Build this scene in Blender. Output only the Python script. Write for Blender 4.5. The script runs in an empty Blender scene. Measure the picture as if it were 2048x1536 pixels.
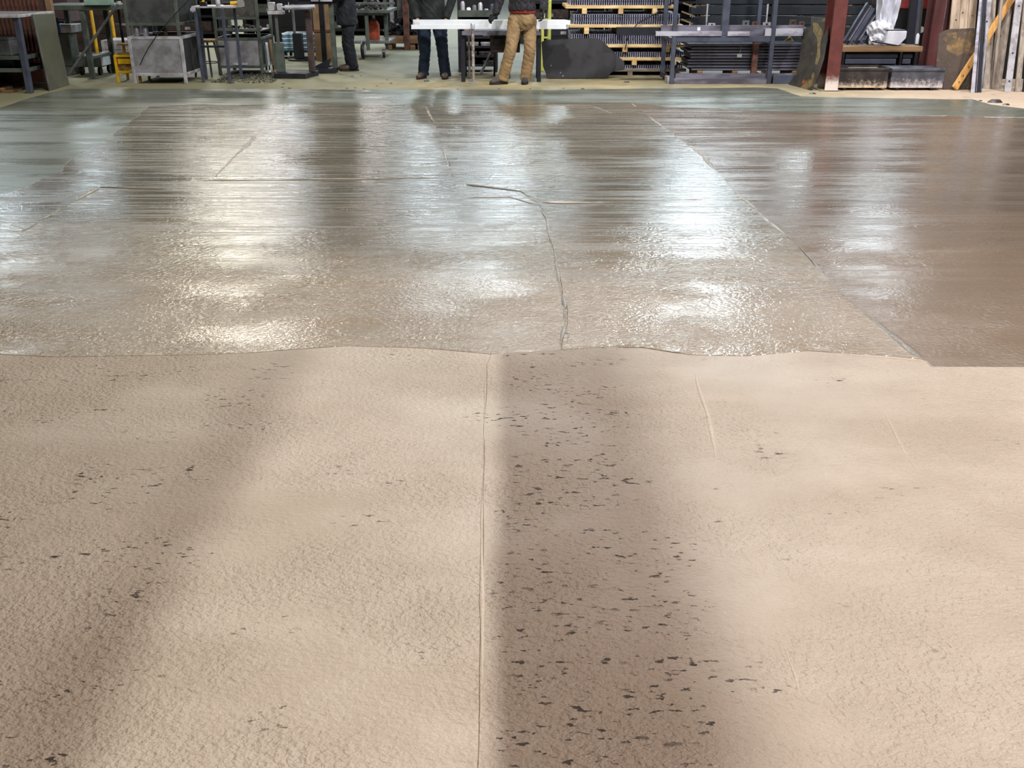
import bpy, bmesh, math, random
from mathutils import Vector, Matrix, noise as mnoise
random.seed(7)
R = math.radians
S = bpy.context.scene
COL = S.collection

# ------------------------------------------------------------------ camera
FPX, PITCH, EYE = 2000.0, R(22.98), 1.65
cam_d = bpy.data.cameras.new('camera'); cam_d.sensor_width = 36.0; cam_d.lens = FPX/2048*36
cam_d.clip_start = .05; cam_d.clip_end = 200
cam = bpy.data.objects.new('camera', cam_d); COL.objects.link(cam)
cam.location = (0, 0, EYE); cam.rotation_euler = (R(90)-PITCH, 0, 0)
S.camera = cam
S.view_settings.view_transform = 'Standard'; S.view_settings.look = 'None'
S.view_settings.exposure = 0.0; S.view_settings.gamma = 1.0; S.view_settings.use_curve_mapping = False

cT, sT = math.cos(PITCH), math.sin(PITCH)
def ray(px, py):
    xc, yc = (px-1024)/FPX, -(py-768)/FPX
    return Vector((xc, cT+yc*sT, -sT+yc*cT))
def P(px, py, Y):
    d = ray(px, py); return Vector((0, 0, EYE)) + d*(Y/d.y)
def G(px, py, z=0.0):
    d = ray(px, py); return Vector((0, 0, EYE)) + d*((z-EYE)/d.z)
def Zat(py, Y): return P(1024, py, Y).z
def Xat(px, py, Y): return P(px, py, Y).x

# ------------------------------------------------------------------ world and lamps
w = bpy.data.worlds.new('world'); S.world = w; w.use_nodes = True
w.node_tree.nodes['Background'].inputs[0].default_value = (.55, .6, .7, 1)
w.node_tree.nodes['Background'].inputs[1].default_value = .02

def area(name, loc, sx, sy, power, col, rot=(0, 0, 0)):
    l = bpy.data.lights.new(name, 'AREA'); l.shape = 'RECTANGLE'; l.size = sx; l.size_y = sy
    l.energy = power; l.color = col
    o = bpy.data.objects.new(name, l); COL.objects.link(o); o.location = loc; o.rotation_euler = rot
    return o
WARM, NEUT, COOL = (1, .96, .84), (1, .97, .96), (.80, .93, 1)
# near high bays, plus unseen tilted front lamps added to light the bar faces
for x, y, p, c in [(4.6, 0.3, 880, (.98, .97, 1.06)), (-3.4, 3.5, 60, WARM), (4.2, 5.5, 110, NEUT), (-1.2, -3.5, 150, WARM),
                   (-3.6, 10, 160, (.96, 1, .9)), (.3, 10.6, 520, NEUT), (4.8, 10.5, 330, (1, .97, 1)), (8, 10.8, 460, (1, .95, .95)), (-9, 9, 60, WARM)]:
    area('bay_or_fill_light', (x, y, 7.2), .6, .6, p, c, (.4 if y > 8 else 0, 0, 0))
# high bays over the far half; placed where their mirror images fall on the wet coating
def bay(px, py, h, s, p, c):
    d = ray(px, py); k = (h+EYE)/-d.z
    area('bay_or_fill_light', (d.x*k, d.y*k, h), s*1.0, s*1.6, p*1.0, c)
for a in [(470, 635, 7, 1.5, 620, WARM), (5, 655, 7, 1.2, 460, COOL), (190, 430, 7.5, 1.2, 420, COOL),
          (590, 255, 8, 2.0, 600, COOL), (110, 238, 8, 2.4, 520, COOL), (745, 290, 8, 1.2, 520, NEUT), (905, 330, 8, 1.3, 400, COOL),
          (1130, 280, 8, 1.6, 700, COOL), (1010, 570, 7, 1.3, 560, COOL), (1400, 580, 7, 1.6, 540, COOL),
          (1360, 695, 7, 1.2, 480, COOL), (1730, 645, 7, .9, 420, COOL), (1600, 330, 8, 1.8, 480, COOL),
          (560, 470, 7.4, 1.0, 350, NEUT), (850, 480, 7.4, 1.0, 420, COOL)]:
    bay(*a)

# ------------------------------------------------------------------ mesh helpers
class MB:
    def __init__(s): s.v, s.f = [], []
    def add(s, vs, fs):
        n = len(s.v); s.v += [Vector(q) for q in vs]; s.f += [tuple(i+n for i in q) for q in fs]; return s
    def box(s, x0, x1, y0, y1, z0, z1):
        x0, x1 = min(x0, x1), max(x0, x1); y0, y1 = min(y0, y1), max(y0, y1); z0, z1 = min(z0, z1), max(z0, z1)
        return s.add([(x0,y0,z0),(x1,y0,z0),(x1,y1,z0),(x0,y1,z0),(x0,y0,z1),(x1,y0,z1),(x1,y1,z1),(x0,y1,z1)],
                     [(3,2,1,0),(4,5,6,7),(0,1,5,4),(1,2,6,5),(2,3,7,6),(3,0,4,7)])
    def bar(s, p0, p1, w, h, up=(0, 0, 1)):
        p0, p1 = Vector(p0), Vector(p1); t = (p1-p0).normalized(); up = Vector(up)
        if abs(t.dot(up)) > .95: up = Vector((0, 1, 0))
        a = t.cross(up).normalized()*w/2; b = a.cross(t).normalized()*h/2
        return s.add([p0-a-b, p0+a-b, p0+a+b, p0-a+b, p1-a-b, p1+a-b, p1+a+b, p1-a+b],
                     [(3,2,1,0),(4,5,6,7),(0,1,5,4),(1,2,6,5),(2,3,7,6),(3,0,4,7)])
    def tube(s, pts, r, n=10, sq=1.0, up=(0, 0, 1)):
        pts = [Vector(p) for p in pts]; m = len(pts)
        rs = r if isinstance(r, (list, tuple)) else [r]*m
        vs, fs = [], []
        for i, p in enumerate(pts):
            t = (pts[min(i+1, m-1)]-pts[max(i-1, 0)]).normalized()
            if i == 0:
                u = Vector(up)
                if abs(t.dot(u)) > .9: u = Vector((0, 1, 0))
                a = t.cross(u).normalized()
            else: a = (a-t*a.dot(t)).normalized()          # carry the frame along so that bends do not pinch
            b = a.cross(t).normalized()
            rr = rs[i]; ra, rb = (rr if isinstance(rr, (list, tuple)) else (rr, rr*sq))
            for k in range(n):
                q = 2*math.pi*k/n; vs.append(p+a*math.cos(q)*ra+b*math.sin(q)*rb)
        for i in range(m-1):
            for k in range(n):
                fs.append((i*n+k, i*n+(k+1) % n, (i+1)*n+(k+1) % n, (i+1)*n+k))
        fs.append(tuple(range(n-1, -1, -1))); fs.append(tuple((m-1)*n+k for k in range(n)))
        return s.add(vs, fs)
    def prism(s, pts, off):
        n = len(pts); off = Vector(off); pts = [Vector(p) for p in pts]
        return s.add(pts+[p+off for p in pts], [tuple(range(n-1, -1, -1)), tuple(range(n, 2*n))] +
                     [(i, (i+1) % n, n+(i+1) % n, n+i) for i in range(n)])
    def lathe(s, x, y, prof, n=16, axis='z', z=0):
        vs, fs = [], []
        for r, h in prof:
            for k in range(n):
                q = 2*math.pi*k/n; c, d = r*math.cos(q), r*math.sin(q)
                vs.append((x+c, y+d, z+h) if axis == 'z' else ((x+h, y+c, z+d) if axis == 'x' else (x+c, y+h, z+d)))
        m = len(prof)
        for i in range(m-1):
            for k in range(n): fs.append((i*n+k, i*n+(k+1) % n, (i+1)*n+(k+1) % n, (i+1)*n+k))
        fs.append(tuple(range(n-1, -1, -1))); fs.append(tuple((m-1)*n+k for k in range(n)))
        return s.add(vs, fs)
    def mesh(s, name, org=(0, 0, 0), bevel=0, smooth=False):
        me = bpy.data.meshes.new(name); o = Vector(org)
        me.from_pydata([p-o for p in s.v], [], s.f)
        bm = bmesh.new(); bm.from_mesh(me)
        bmesh.ops.recalc_face_normals(bm, faces=bm.faces)
        if bevel:
            es = [e for e in bm.edges if len(e.link_faces) == 2 and e.calc_face_angle(0) > .5]
            bmesh.ops.bevel(bm, geom=es, offset=bevel, segments=1, affect='EDGES', clamp_overlap=True)
        bm.to_mesh(me); bm.free()
        if smooth:
            me.polygons.foreach_set('use_smooth', [True]*len(me.polygons))
            me.set_sharp_from_angle(angle=R(42))
        return me
ORG = {}
def tag(o, label=None, cat=None, group=None, kind=None):
    if label: o['label'] = label
    if cat: o['category'] = cat
    if group: o['group'] = group
    if kind: o['kind'] = kind
    return o
def thing(name, loc, label, cat, group=None):
    o = bpy.data.objects.new(name, None); COL.objects.link(o); o.location = loc; o.empty_display_size = .1
    ORG[o.name] = Vector(loc); return tag(o, label, cat, group)
def part(mb, name, m, parent, bevel=0, smooth=False, label=None, kind=None):
    org = ORG[parent.name] if parent else Vector((0, 0, 0))
    o = bpy.data.objects.new(name, mb.mesh(name, org, bevel, smooth)); COL.objects.link(o)
    o.data.materials.append(m); o.parent = parent; ORG[o.name] = org
    return tag(o, label=label, kind=kind)
def solo(mb, name, m, label, cat, group=None, bevel=0, smooth=False, kind=None):
    xs = [p.x for p in mb.v]; ys = [p.y for p in mb.v]; zs = [p.z for p in mb.v]
    org = Vector(((min(xs)+max(xs))/2, (min(ys)+max(ys))/2, min(zs)))
    o = bpy.data.objects.new(name, mb.mesh(name, org, bevel, smooth)); COL.objects.link(o)
    o.location = org; o.data.materials.append(m); ORG[o.name] = org
    return tag(o, label, cat, group, kind)
def struct(mb, name, m, parent=None, **k):
    o = part(mb, name, m, parent, **k); o['kind'] = 'structure'; return o
def piece(name, me, m, parent, loc=(0, 0, 0), rot=None):           # repeat with shared mesh data; loc in world
    o = bpy.data.objects.new(name, me); COL.objects.link(o); o.parent = parent
    o.location = Vector(loc)-ORG[parent.name]
    if rot: o.rotation_euler = rot
    if not me.materials: me.materials.append(m)
    ORG[o.name] = ORG[parent.name]; return o
def copy_tree(o, loc, label=None):
    c = o.copy(); COL.objects.link(c); c.location = loc
    if label: c['label'] = label
    for ch in o.children:
        d = ch.copy(); COL.objects.link(d); d.parent = c
        for g in ch.children:
            e = g.copy(); COL.objects.link(e); e.parent = d
    ORG[c.name] = Vector(loc)
    return c

# ------------------------------------------------------------------ materials
def lin(c): return tuple(((v/255+.055)/1.055)**2.4 if v/255 > .04045 else v/255/12.92 for v in c)+(1,)
def nd(nt, typ, props=None, **ins):
    n = nt.nodes.new(typ)
    for k, v in (props or {}).items(): setattr(n, k, v)
    for k, v in ins.items():
        key = k.replace('_', ' ')
        if key.isdigit(): key = int(key)
        elif key[0] == 'i' and key[1:].isdigit(): key = int(key[1:])
        s = n.inputs[key]
        if isinstance(v, bpy.types.NodeSocket): nt.links.new(v, s)
        else: s.default_value = v
    return n
def newmat(name):
    m = bpy.data.materials.new(name); m.use_nodes = True; nt = m.node_tree
    return m, nt, nt.nodes['Principled BSDF']
def mth(nt, op, a, b=0.0, c=None, clamp=False):
    n = nt.nodes.new('ShaderNodeMath'); n.operation = op; n.use_clamp = clamp
    for i, v in enumerate((a, b) if c is None else (a, b, c)):
        if isinstance(v, bpy.types.NodeSocket): nt.links.new(v, n.inputs[i])
        else: n.inputs[i].default_value = v
    return n.outputs[0]
def mix(nt, fac, a, b):
    n = nt.nodes.new('ShaderNodeMix'); n.data_type = 'RGBA'
    for i, v in ((0, fac), (6, a), (7, b)):
        if isinstance(v, bpy.types.NodeSocket): nt.links.new(v, n.inputs[i])
        else: n.inputs[i].default_value = v
    return n.outputs[2]
def rng(nt, v, a, b, c=0.0, d=1.0, smooth=True):
    n = nt.nodes.new('ShaderNodeMapRange'); n.interpolation_type = 'SMOOTHSTEP' if smooth else 'LINEAR'
    nt.links.new(v, n.inputs[0])
    for i, q in enumerate((a, b, c, d)): n.inputs[i+1].default_value = q
    return n.outputs[0]
def coords(nt, scale=(1, 1, 1), out='Object'):
    tc = nt.nodes.new('ShaderNodeTexCoord'); mp = nt.nodes.new('ShaderNodeMapping')
    nt.links.new(tc.outputs[out], mp.inputs[0]); mp.inputs[3].default_value = scale
    return mp.outputs[0]
def nse(nt, vec, scale, detail=3, rough=.55):
    n = nd(nt, 'ShaderNodeTexNoise', Vector=vec, Scale=scale, Detail=detail, Roughness=rough); return n.outputs[0]
def mat(name, c1, c2=None, scale=6, rough=.55, metal=0.0, bump=.0, stretch=(1, 1, 1), lo=.4, hi=.62, bscale=60, spec=.5):
    m, nt, b = newmat(name); v = coords(nt, stretch)
    c2 = c2 or tuple(x*.8 for x in c1)
    f = rng(nt, nse(nt, v, scale, 5), lo, hi)
    nt.links.new(mix(nt, f, lin(c1), lin(c2)), b.inputs['Base Color'])
    nt.links.new(rng(nt, f, 0, 1, max(.05, rough-.08), min(1, rough+.1)), b.inputs['Roughness'])
    b.inputs['Metallic'].default_value = metal; b.inputs['Specular IOR Level'].default_value = spec
    if bump:
        bp = nd(nt, 'ShaderNodeBump', Strength=bump, Distance=.004, Height=nse(nt, v, bscale, 3))
        nt.links.new(bp.outputs[0], b.inputs['Normal'])
    return m
def wood(name, c1, c2, axis=0, rough=.7, rings=26):
    m, nt, b = newmat(name); st = [1, 1, 1]
    st = [s*(.06 if i == axis else 1) for i, s in enumerate(st)]
    v = coords(nt, st); f = nse(nt, v, rings, 5, .6); g = nse(nt, coords(nt), 3, 2)
    k = mth(nt, 'ADD', mth(nt, 'MULTIPLY', f, .7), mth(nt, 'MULTIPLY', g, .3))
    nt.links.new(mix(nt, rng(nt, k, .36, .64), lin(c1), lin(c2)), b.inputs['Base Color'])
    b.inputs['Roughness'].default_value = rough
    bp = nd(nt, 'ShaderNodeBump', Strength=.4, Distance=.003, Height=f); nt.links.new(bp.outputs[0], b.inputs['Normal'])
    return m
M = dict(
    dark=mat('dark_steel', (42, 44, 52), (28, 29, 34), 5, .5, .3),
    black=mat('black_steel', (24, 25, 29), (16, 17, 20), 5, .55, .2),
    blue_steel=mat('blue_grey_steel', (86, 92, 108), (66, 70, 84), 4, .45, .3),
    grey=mat('grey_paint', (104, 106, 106), (78, 80, 80), 5, .5),
    grey_green=mat('grey_green_paint', (84, 92, 84), (62, 68, 62), 5, .5),
    olive=mat('olive_sheet', (90, 90, 74), (80, 80, 66), 2.5, .5),
    silver=mat('bare_steel', (196, 196, 206), (136, 134, 146), 9, .4, .2, stretch=(.3, 1, 1)),
    mill=mat('mill_scale_steel', (124, 122, 136), (78, 75, 84), 7, .45, .15, stretch=(.25, 1, 1)),
    galv=mat('galvanised_steel', (186, 184, 188), (142, 138, 140), 7, .45, .15),
    rust=mat('rusty_steel', (110, 70, 56), (74, 52, 46), 8, .75, .1, .3),
    rustdark=mat('dark_rust', (74, 56, 52), (50, 42, 42), 8, .75, .1, .2),
    purple=mat('dull_purple_paint', (82, 62, 66), (66, 52, 56), 3, .6),
    tan=mat('tan_paint', (140, 112, 82), (118, 92, 66), 4, .6),
    yellow=mat('yellow_paint', (226, 178, 24), (196, 150, 18), 7, .45),
    yellowwear=mat('worn_yellow_tread', (150, 116, 50), (110, 80, 44), 30, .7, 0, .4),
    lime=mat('lime_paint', (196, 200, 84), (168, 176, 76), 5, .5),
    white=mat('white_paint', (236, 240, 244), (226, 232, 238), 3, .35),
    blue=mat('blue_paint', (28, 88, 150), (22, 70, 124), 5, .45),
    teal=mat('blue_plastic', (112, 160, 190), (78, 122, 152), 8, .35),
    orange=mat('orange_paint', (190, 84, 52), (160, 70, 44), 5, .5),
    redox=None, cable=mat('black_rubber', (34, 34, 34), (24, 24, 24), 8, .6),
    pine=wood('new_pine', (236, 210, 156), (206, 170, 112)), pine_z=wood('yellow_pine', (226, 176, 104), (190, 134, 70), 2),
    greywood=wood('weathered_wood', (150, 136, 122), (104, 94, 84)), greywood_z=wood('weathered_plank', (166, 154, 140), (118, 108, 98), 2),
    pale_z=wood('pale_plank', (216, 196, 172), (176, 154, 130), 2), brown_wood=wood('brown_wood', (148, 116, 78), (100, 76, 52)),
    grat=mat('galvanised_grating', (158, 160, 182), (124, 126, 146), 12, .45, .15),
    scrap=mat('scrap_chips', (86, 82, 80), (48, 46, 48), 30, .5, .4),
    skin=mat('skin', (196, 150, 124), (184, 136, 110), 5, .55), hair=mat('hair', (44, 34, 28), (30, 24, 20), 30, .6),
    khaki=mat('khaki_cotton', (150, 124, 88), (134, 110, 76), 7, .85, 0, .3, bscale=300), jeans=mat('blue_denim', (26, 42, 68), (18, 30, 50), 7, .85, 0, .3, bscale=300),
    navy=mat('navy_cloth', (22, 26, 36), (16, 19, 26), 6, .85, 0, .2), coat=mat('dark_green_cloth', (26, 34, 32), (18, 24, 24), 6, .85, 0, .2),
    charcoal=mat('charcoal_wool', (44, 42, 46), (30, 29, 34), 24, .9, 0, .3), redcloth=mat('red_cloth', (170, 44, 34), (140, 34, 28), 8, .85),
    boot=mat('brown_leather', (84, 66, 50), (58, 46, 38), 12, .6, 0, .2), sole=mat('dark_rubber_sole', (34, 30, 28), (24, 22, 20), 9, .7),
    greyshoe=mat('grey_suede', (72, 66, 64), (52, 48, 48), 14, .8), glove=mat('dark_glove', (36, 36, 40), (26, 26, 30), 14, .8),
    eyew=mat('eye_white', (230, 226, 220), (224, 220, 214), 4, .3), wallm=mat('dark_wall_cladding', (60, 62, 66), (46, 48, 52), 2, .7),
    roofm=mat('roof_deck', (58, 60, 62), (44, 46, 48), 2, .8),
)
def overspray(name, c1, c2, zlo, zhi, white=(232, 220, 214), fuzz=.06, metal=0.1, rough=.5):
    # paint that was splashed up from the floor coating works: pale at the foot, speckled above
    m, nt, b = newmat(name); v = coords(nt); tc = nt.nodes.new('ShaderNodeTexCoord')
    sx = nd(nt, 'ShaderNodeSeparateXYZ', Vector=tc.outputs['Object']); n = nse(nt, v, 22, 5, .7)
    z = mth(nt, 'ADD', sx.outputs[2], mth(nt, 'MULTIPLY', mth(nt, 'SUBTRACT', n, .5), fuzz*4))
    f = rng(nt, z, zlo, zhi, 1, 0)
    base = mix(nt, rng(nt, nse(nt, v, 6, 4), .4, .62), lin(c1), lin(c2))
    nt.links.new(mix(nt, f, base, lin(white)), b.inputs['Base Color'])
    b.inputs['Roughness'].default_value = rough; b.inputs['Metallic'].default_value = metal
    return m
M['redox'] = overspray('red_oxide_paint', (110, 58, 53), (96, 52, 48), .07, .22, fuzz=.04)
M['redox2'] = mat('red_oxide_plain', (100, 58, 58), (84, 50, 50), 4, .5)
M['tub'] = overspray('splashed_black_steel', (66, 60, 58), (46, 42, 42), .0, .14, (225, 205, 180), .07)
M['tub2'] = overspray('splashed_grey_steel', (88, 90, 100), (70, 72, 80), .0, .17, (215, 205, 205), .08)
def stained(name, base, c2, stain, sc=3.0, lo=.5, hi=.62, rough=.7, grain=None):
    m, nt, b = newmat(name); v = coords(nt)
    base_ = mix(nt, rng(nt, nse(nt, v, 5, 4), .4, .6), lin(base), lin(c2))
    f = rng(nt, nse(nt, v, sc, 6, .65), lo, hi)
    col = mix(nt, f, base_, lin(stain))
    if grain:
        wv = nd(nt, 'ShaderNodeTexChecker', Vector=coords(nt), Scale=grain); col = mix(nt, mth(nt, 'MULTIPLY', wv.outputs[1], .3), col, lin((40, 40, 44)))
    nt.links.new(col, b.inputs['Base Color']); b.inputs['Roughness'].default_value = rough
    return m
M['mudplate'] = stained('muddy_plate', (70, 66, 60), (54, 50, 46), (132, 112, 70), 2.4, .56, .64)
M['mottle'] = stained('mottled_brown_plate', (84, 72, 62), (66, 58, 52), (126, 100, 66), 5, .5, .66)
M['meshlight'] = stained('light_expanded_mesh', (206, 204, 210), (186, 184, 190), (112, 96, 66), 2.2, .58, .7, .5, 90)
M['meshdark'] = stained('dark_expanded_mesh', (72, 70, 62), (50, 48, 46), (112, 104, 92), 26, .6, .66, .6, 110)
M['meshside'] = mat('shaded_mesh', (30, 32, 30), (22, 24, 22), 40, .7)
M['octa'] = mat('black_plate', (26, 25, 29), (23, 22, 26), 3, .6, .0)
M['film'] = mat('white_film', (238, 240, 246), (214, 216, 226), 4, .25)

# ------------------------------------------------------------------ floor coating material
def coat(name, c_lo, c_hi, rough, streak=0.0, lump=0.0, pit=0.0, lanes=None, grit=0.0, rvar=.1, spec=.5, lscale=70, flow=0.0, dry=None, calm=0, edge=0):
    m, nt, b = newmat(name)
    tc = nt.nodes.new('ShaderNodeTexCoord'); o = tc.outputs['Object']
    sep = nd(nt, 'ShaderNodeSeparateXYZ', Vector=o)
    big = nse(nt, coords(nt, (.5, 1.1, 1)), 1.0, 4, .6)
    stn = nse(nt, coords(nt, (.35, 5.0, 1) if streak else (1.2, 1.6, 1)), 1.6, 5, .65)
    col = mix(nt, rng(nt, mth(nt, 'ADD', mth(nt, 'MULTIPLY', big, .6), mth(nt, 'MULTIPLY', stn, .4)), .36, .64), lin(c_lo), lin(c_hi))
    if dry:                                     # the coat sets from the near side on and pales as it dries
        yy = mth(nt, 'ADD', sep.outputs[1], mth(nt, 'MULTIPLY', mth(nt, 'SUBTRACT', big, .5), 3))
        dm = rng(nt, yy, 4.6, 7.6, 1, 0); col = mix(nt, dm, col, lin(dry))
    rgh = rng(nt, nse(nt, coords(nt, (.4, 2.2, 1) if streak else (1, 1.2, 1)), 1.3, 5, .6), .35, .65, rough-rvar, rough+rvar)
    if dry: rgh = mth(nt, 'ADD', rgh, mth(nt, 'MULTIPLY', dm, .02))
    if streak:
        fine = nse(nt, coords(nt, (.3, 8, 1)), 2.2, 5, .7)
        sf = mth(nt, 'SUBTRACT', 1, mth(nt, 'MULTIPLY', dm, .6)) if dry else 1.0
        if calm: sf = mth(nt, 'MULTIPLY', sf, calm)
        rgh = mth(nt, 'ADD', rgh, mth(nt, 'MULTIPLY', rng(nt, fine, .4, .6, -.08, .2), sf))
        col = mix(nt, mth(nt, 'MULTIPLY', rng(nt, fine, .44, .6, 0, .5), sf), col, lin((92, 80, 64)))
    if lanes:                                   # darker lanes running away from the camera, fainter with distance
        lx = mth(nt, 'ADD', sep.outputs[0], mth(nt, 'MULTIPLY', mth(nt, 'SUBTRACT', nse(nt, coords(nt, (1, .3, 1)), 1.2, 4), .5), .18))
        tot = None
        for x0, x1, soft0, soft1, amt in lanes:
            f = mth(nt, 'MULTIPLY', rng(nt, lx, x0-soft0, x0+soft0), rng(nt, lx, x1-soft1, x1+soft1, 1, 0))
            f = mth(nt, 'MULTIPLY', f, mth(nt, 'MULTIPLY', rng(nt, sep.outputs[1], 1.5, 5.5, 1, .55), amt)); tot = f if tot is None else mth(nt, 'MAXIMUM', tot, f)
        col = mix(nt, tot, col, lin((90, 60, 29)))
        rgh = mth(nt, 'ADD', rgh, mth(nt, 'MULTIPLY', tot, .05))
    if edge: rgh = mth(nt, 'SUBTRACT', rgh, mth(nt, 'MULTIPLY', rng(nt, mth(nt, 'ADD', sep.outputs[1], mth(nt, 'MULTIPLY', big, 1.5)), 4.4, 6.0), edge))
    pm = None
    if pit:
        pn = nse(nt, coords(nt, (1, 2.2, 1)), 27, 3, .6)
        cl = nse(nt, coords(nt, (1, 1.7, 1)), 2.6, 4, .6)
        if lanes: cl = mth(nt, 'ADD', mth(nt, 'SUBTRACT', cl, .05), mth(nt, 'MULTIPLY', tot, .25))
        pm = mth(nt, 'MULTIPLY', rng(nt, pn, .61, .66), rng(nt, cl, .53, .66))
        col = mix(nt, mth(nt, 'MULTIPLY', pm, pit), col, lin((46, 32, 22))); rgh = mth(nt, 'ADD', rgh, mth(nt, 'MULTIPLY', pm, .5))
    nt.links.new(col, b.inputs['Base Color']); nt.links.new(rgh, b.inputs['Roughness'])
    b.inputs['Specular IOR Level'].default_value = spec
    h = None
    def acc(s, k):
        nonlocal h
        t = mth(nt, 'MULTIPLY', s, k); h = t if h is None else mth(nt, 'ADD', h, t)
    if lump:
        patch = rng(nt, nse(nt, coords(nt, (.8, 1, 1)), 1.6, 3), .35, .65, .35, 1.25)
        if dry: patch = mth(nt, 'MULTIPLY', patch, mth(nt, 'ADD', mth(nt, 'MULTIPLY', dm, 2.0), .3))
        acc(mth(nt, 'MULTIPLY', nse(nt, coords(nt, (1, 1.3, 1)), lscale, 2, .5), patch), lump)
    if grit: acc(nse(nt, coords(nt), 230, 1), grit)
    if streak:
        acc(mth(nt, 'MULTIPLY', nse(nt, coords(nt, (.22, 3.2, 1)), 3.2, 5, .75), sf), streak)
        acc(mth(nt, 'MULTIPLY', fine, sf), streak*.7)
    if flow: acc(nse(nt, coords(nt, (1, 1, 1)), 2.2, 2), flow)
    if pm is not None: acc(pm, -.005*pit)
    bp = nd(nt, 'ShaderNodeBump', Strength=1.0, Distance=1.0, Height=h); nt.links.new(bp.outputs[0], b.inputs['Normal'])
    return m
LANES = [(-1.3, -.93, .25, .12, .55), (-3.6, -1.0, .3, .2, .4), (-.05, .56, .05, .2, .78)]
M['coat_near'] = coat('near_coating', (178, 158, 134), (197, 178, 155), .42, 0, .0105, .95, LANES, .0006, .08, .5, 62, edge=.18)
M['coat_wet'] = coat('wet_coating', (88, 84, 72), (110, 104, 90), .12, .0044, .0038, .3, None, .0004, .05, .8, 46, dry=(160, 142, 117))
M['coat_wet_mid'] = coat('wet_coating_rippled', (88, 84, 73), (112, 105, 90), .12, .0036, .0044, .4, None, .0004, .05, .8, 42, dry=(162, 143, 118))
M['coat_right'] = coat('wet_coating_right', (100, 88, 76), (112, 100, 87), .2, .003, .0022, .15, None, .0003, .07, .6, 50, dry=(138, 119, 99), calm=.45)
M['coat_dry'] = coat('smooth_far_coating', (88, 92, 81), (108, 111, 100), .3, .0018, .001, 0, None, .0003, .1, .5, 30, calm=.35)
M['ridge'] = coat('ridge_coating', (124, 114, 98), (146, 134, 116), .2, 0, .004, .2, None, .0006, .08, .7)
M['ridge_near'] = coat('ridge_near_coating', (186, 166, 142), (202, 182, 158), .35, 0, .004, .2, None, .0006, .08)
m, nt, b = newmat('bare_concrete'); v = coords(nt)
c = mix(nt, rng(nt, nse(nt, v, 1.1, 5, .6), .38, .62), lin((164, 149, 110)), lin((136, 130, 102)))
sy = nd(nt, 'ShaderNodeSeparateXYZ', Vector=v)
c = mix(nt, mth(nt, 'MULTIPLY', rng(nt, mth(nt, 'ADD', sy.outputs[1], mth(nt, 'MULTIPLY', nse(nt, v, 1.4, 3), 2)), 16.2, 18.5), .85), c, lin((108, 112, 106)))  # back of the floor darkened in the colour, standing in for dimmer light
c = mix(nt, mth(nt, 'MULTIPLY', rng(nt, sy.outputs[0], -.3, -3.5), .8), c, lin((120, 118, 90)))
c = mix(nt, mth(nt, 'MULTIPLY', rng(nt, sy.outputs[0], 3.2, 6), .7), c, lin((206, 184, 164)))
c = mix(nt, mth(nt, 'MULTIPLY', rng(nt, nse(nt, v, 3.5, 6, .7), .55, .68), .6), c, lin((92, 88, 78)))
nt.links.new(c, b.inputs['Base Color']); b.inputs['Roughness'].default_value = .7
bp = nd(nt, 'ShaderNodeBump', Strength=.4, Distance=.002, Height=nse(nt, v, 90, 3)); nt.links.new(bp.outputs[0], b.inputs['Normal'])
M['concrete'] = m

# ------------------------------------------------------------------ hall shell
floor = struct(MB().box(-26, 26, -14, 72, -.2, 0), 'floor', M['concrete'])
struct(MB().box(-26, 26, 72, 72.3, -.2, 10), 'wall_back', M['wallm'])
struct(MB().box(-26, 26, -14.3, -14, -.2, 10), 'wall_front', M['wallm'])
struct(MB().box(-26.3, -26, -14, 72, -.2, 10), 'wall_left', M['wallm'])
struct(MB().box(26, 26.3, -14, 72, -.2, 10), 'wall_right', M['wallm'])
struct(MB().box(-26, 26, -14, 72, 10, 10.3), 'ceiling', M['roofm'])

def slab(name, poly, z1, m, z0=-.0):
    return part(MB().prism([(q[0], q[1], z0) for q in poly], (0, 0, z1-z0)), name, m, floor, bevel=.002)
def jag(pts, amp, step=.12, seed=0):
    out = []
    for i in range(len(pts)-1):
        a, c = pts[i], pts[i+1]; L = math.hypot(c[0]-a[0], c[1]-a[1]); k = max(1, int(L/step))
        for j in range(k):
            t = j/k; x, y = a[0]+(c[0]-a[0])*t, a[1]+(c[1]-a[1])*t
            e = 0 if (i == 0 and j == 0) else amp
            out.append((x+e*mnoise.noise((x*2.3+seed, y*2.3, 1.7)), y+e*mnoise.noise((x*2.3, y*2.3+seed, 5.1))))
    out.append(tuple(pts[-1][:2])); return out
def g2(*pp): return [tuple(G(*q)[:2]) for q in pp]
FAR = jag(g2((-420, 330), (-150, 262), (0, 217), (62, 196), (100, 186), (137, 179), (300, 178.5), (700, 180), (1100, 181), (1300, 178), (1520, 176),
          (1552, 177), (1580, 188), (1600, 194), (1900, 200), (1945, 200), (1985, 210), (2048, 219), (2300, 255), (2480, 300)), .05, .25, 3)
MID = jag(g2((-520, 735), (-200, 722), (0, 712), (100, 716), (350, 715), (500, 709), (700, 694), (850, 700), (980, 712), (1122, 702)), .02, .1, 1)
MIDR = jag(g2((1122, 702), (1250, 695), (1380, 713), (1500, 716), (1620, 706), (1760, 715), (1845, 722)), .012, .1, 2)
MIDRR = jag(g2((1845, 722), (1862, 737), (2048, 737), (2500, 738)), .006, .15, 2)
SEAMC = jag(g2((850, 212), (868, 245), (905, 355), (935, 372), (1040, 385), (1078, 412), (1092, 440), (1110, 520), (1130, 620), (1131, 650), (1122, 702)), .02, .12, 5)
SEAMR = jag(g2((1262, 207), (1400, 310), (1480, 395), (1600, 500), (1700, 608), (1845, 722)), .02, .12, 6)
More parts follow.
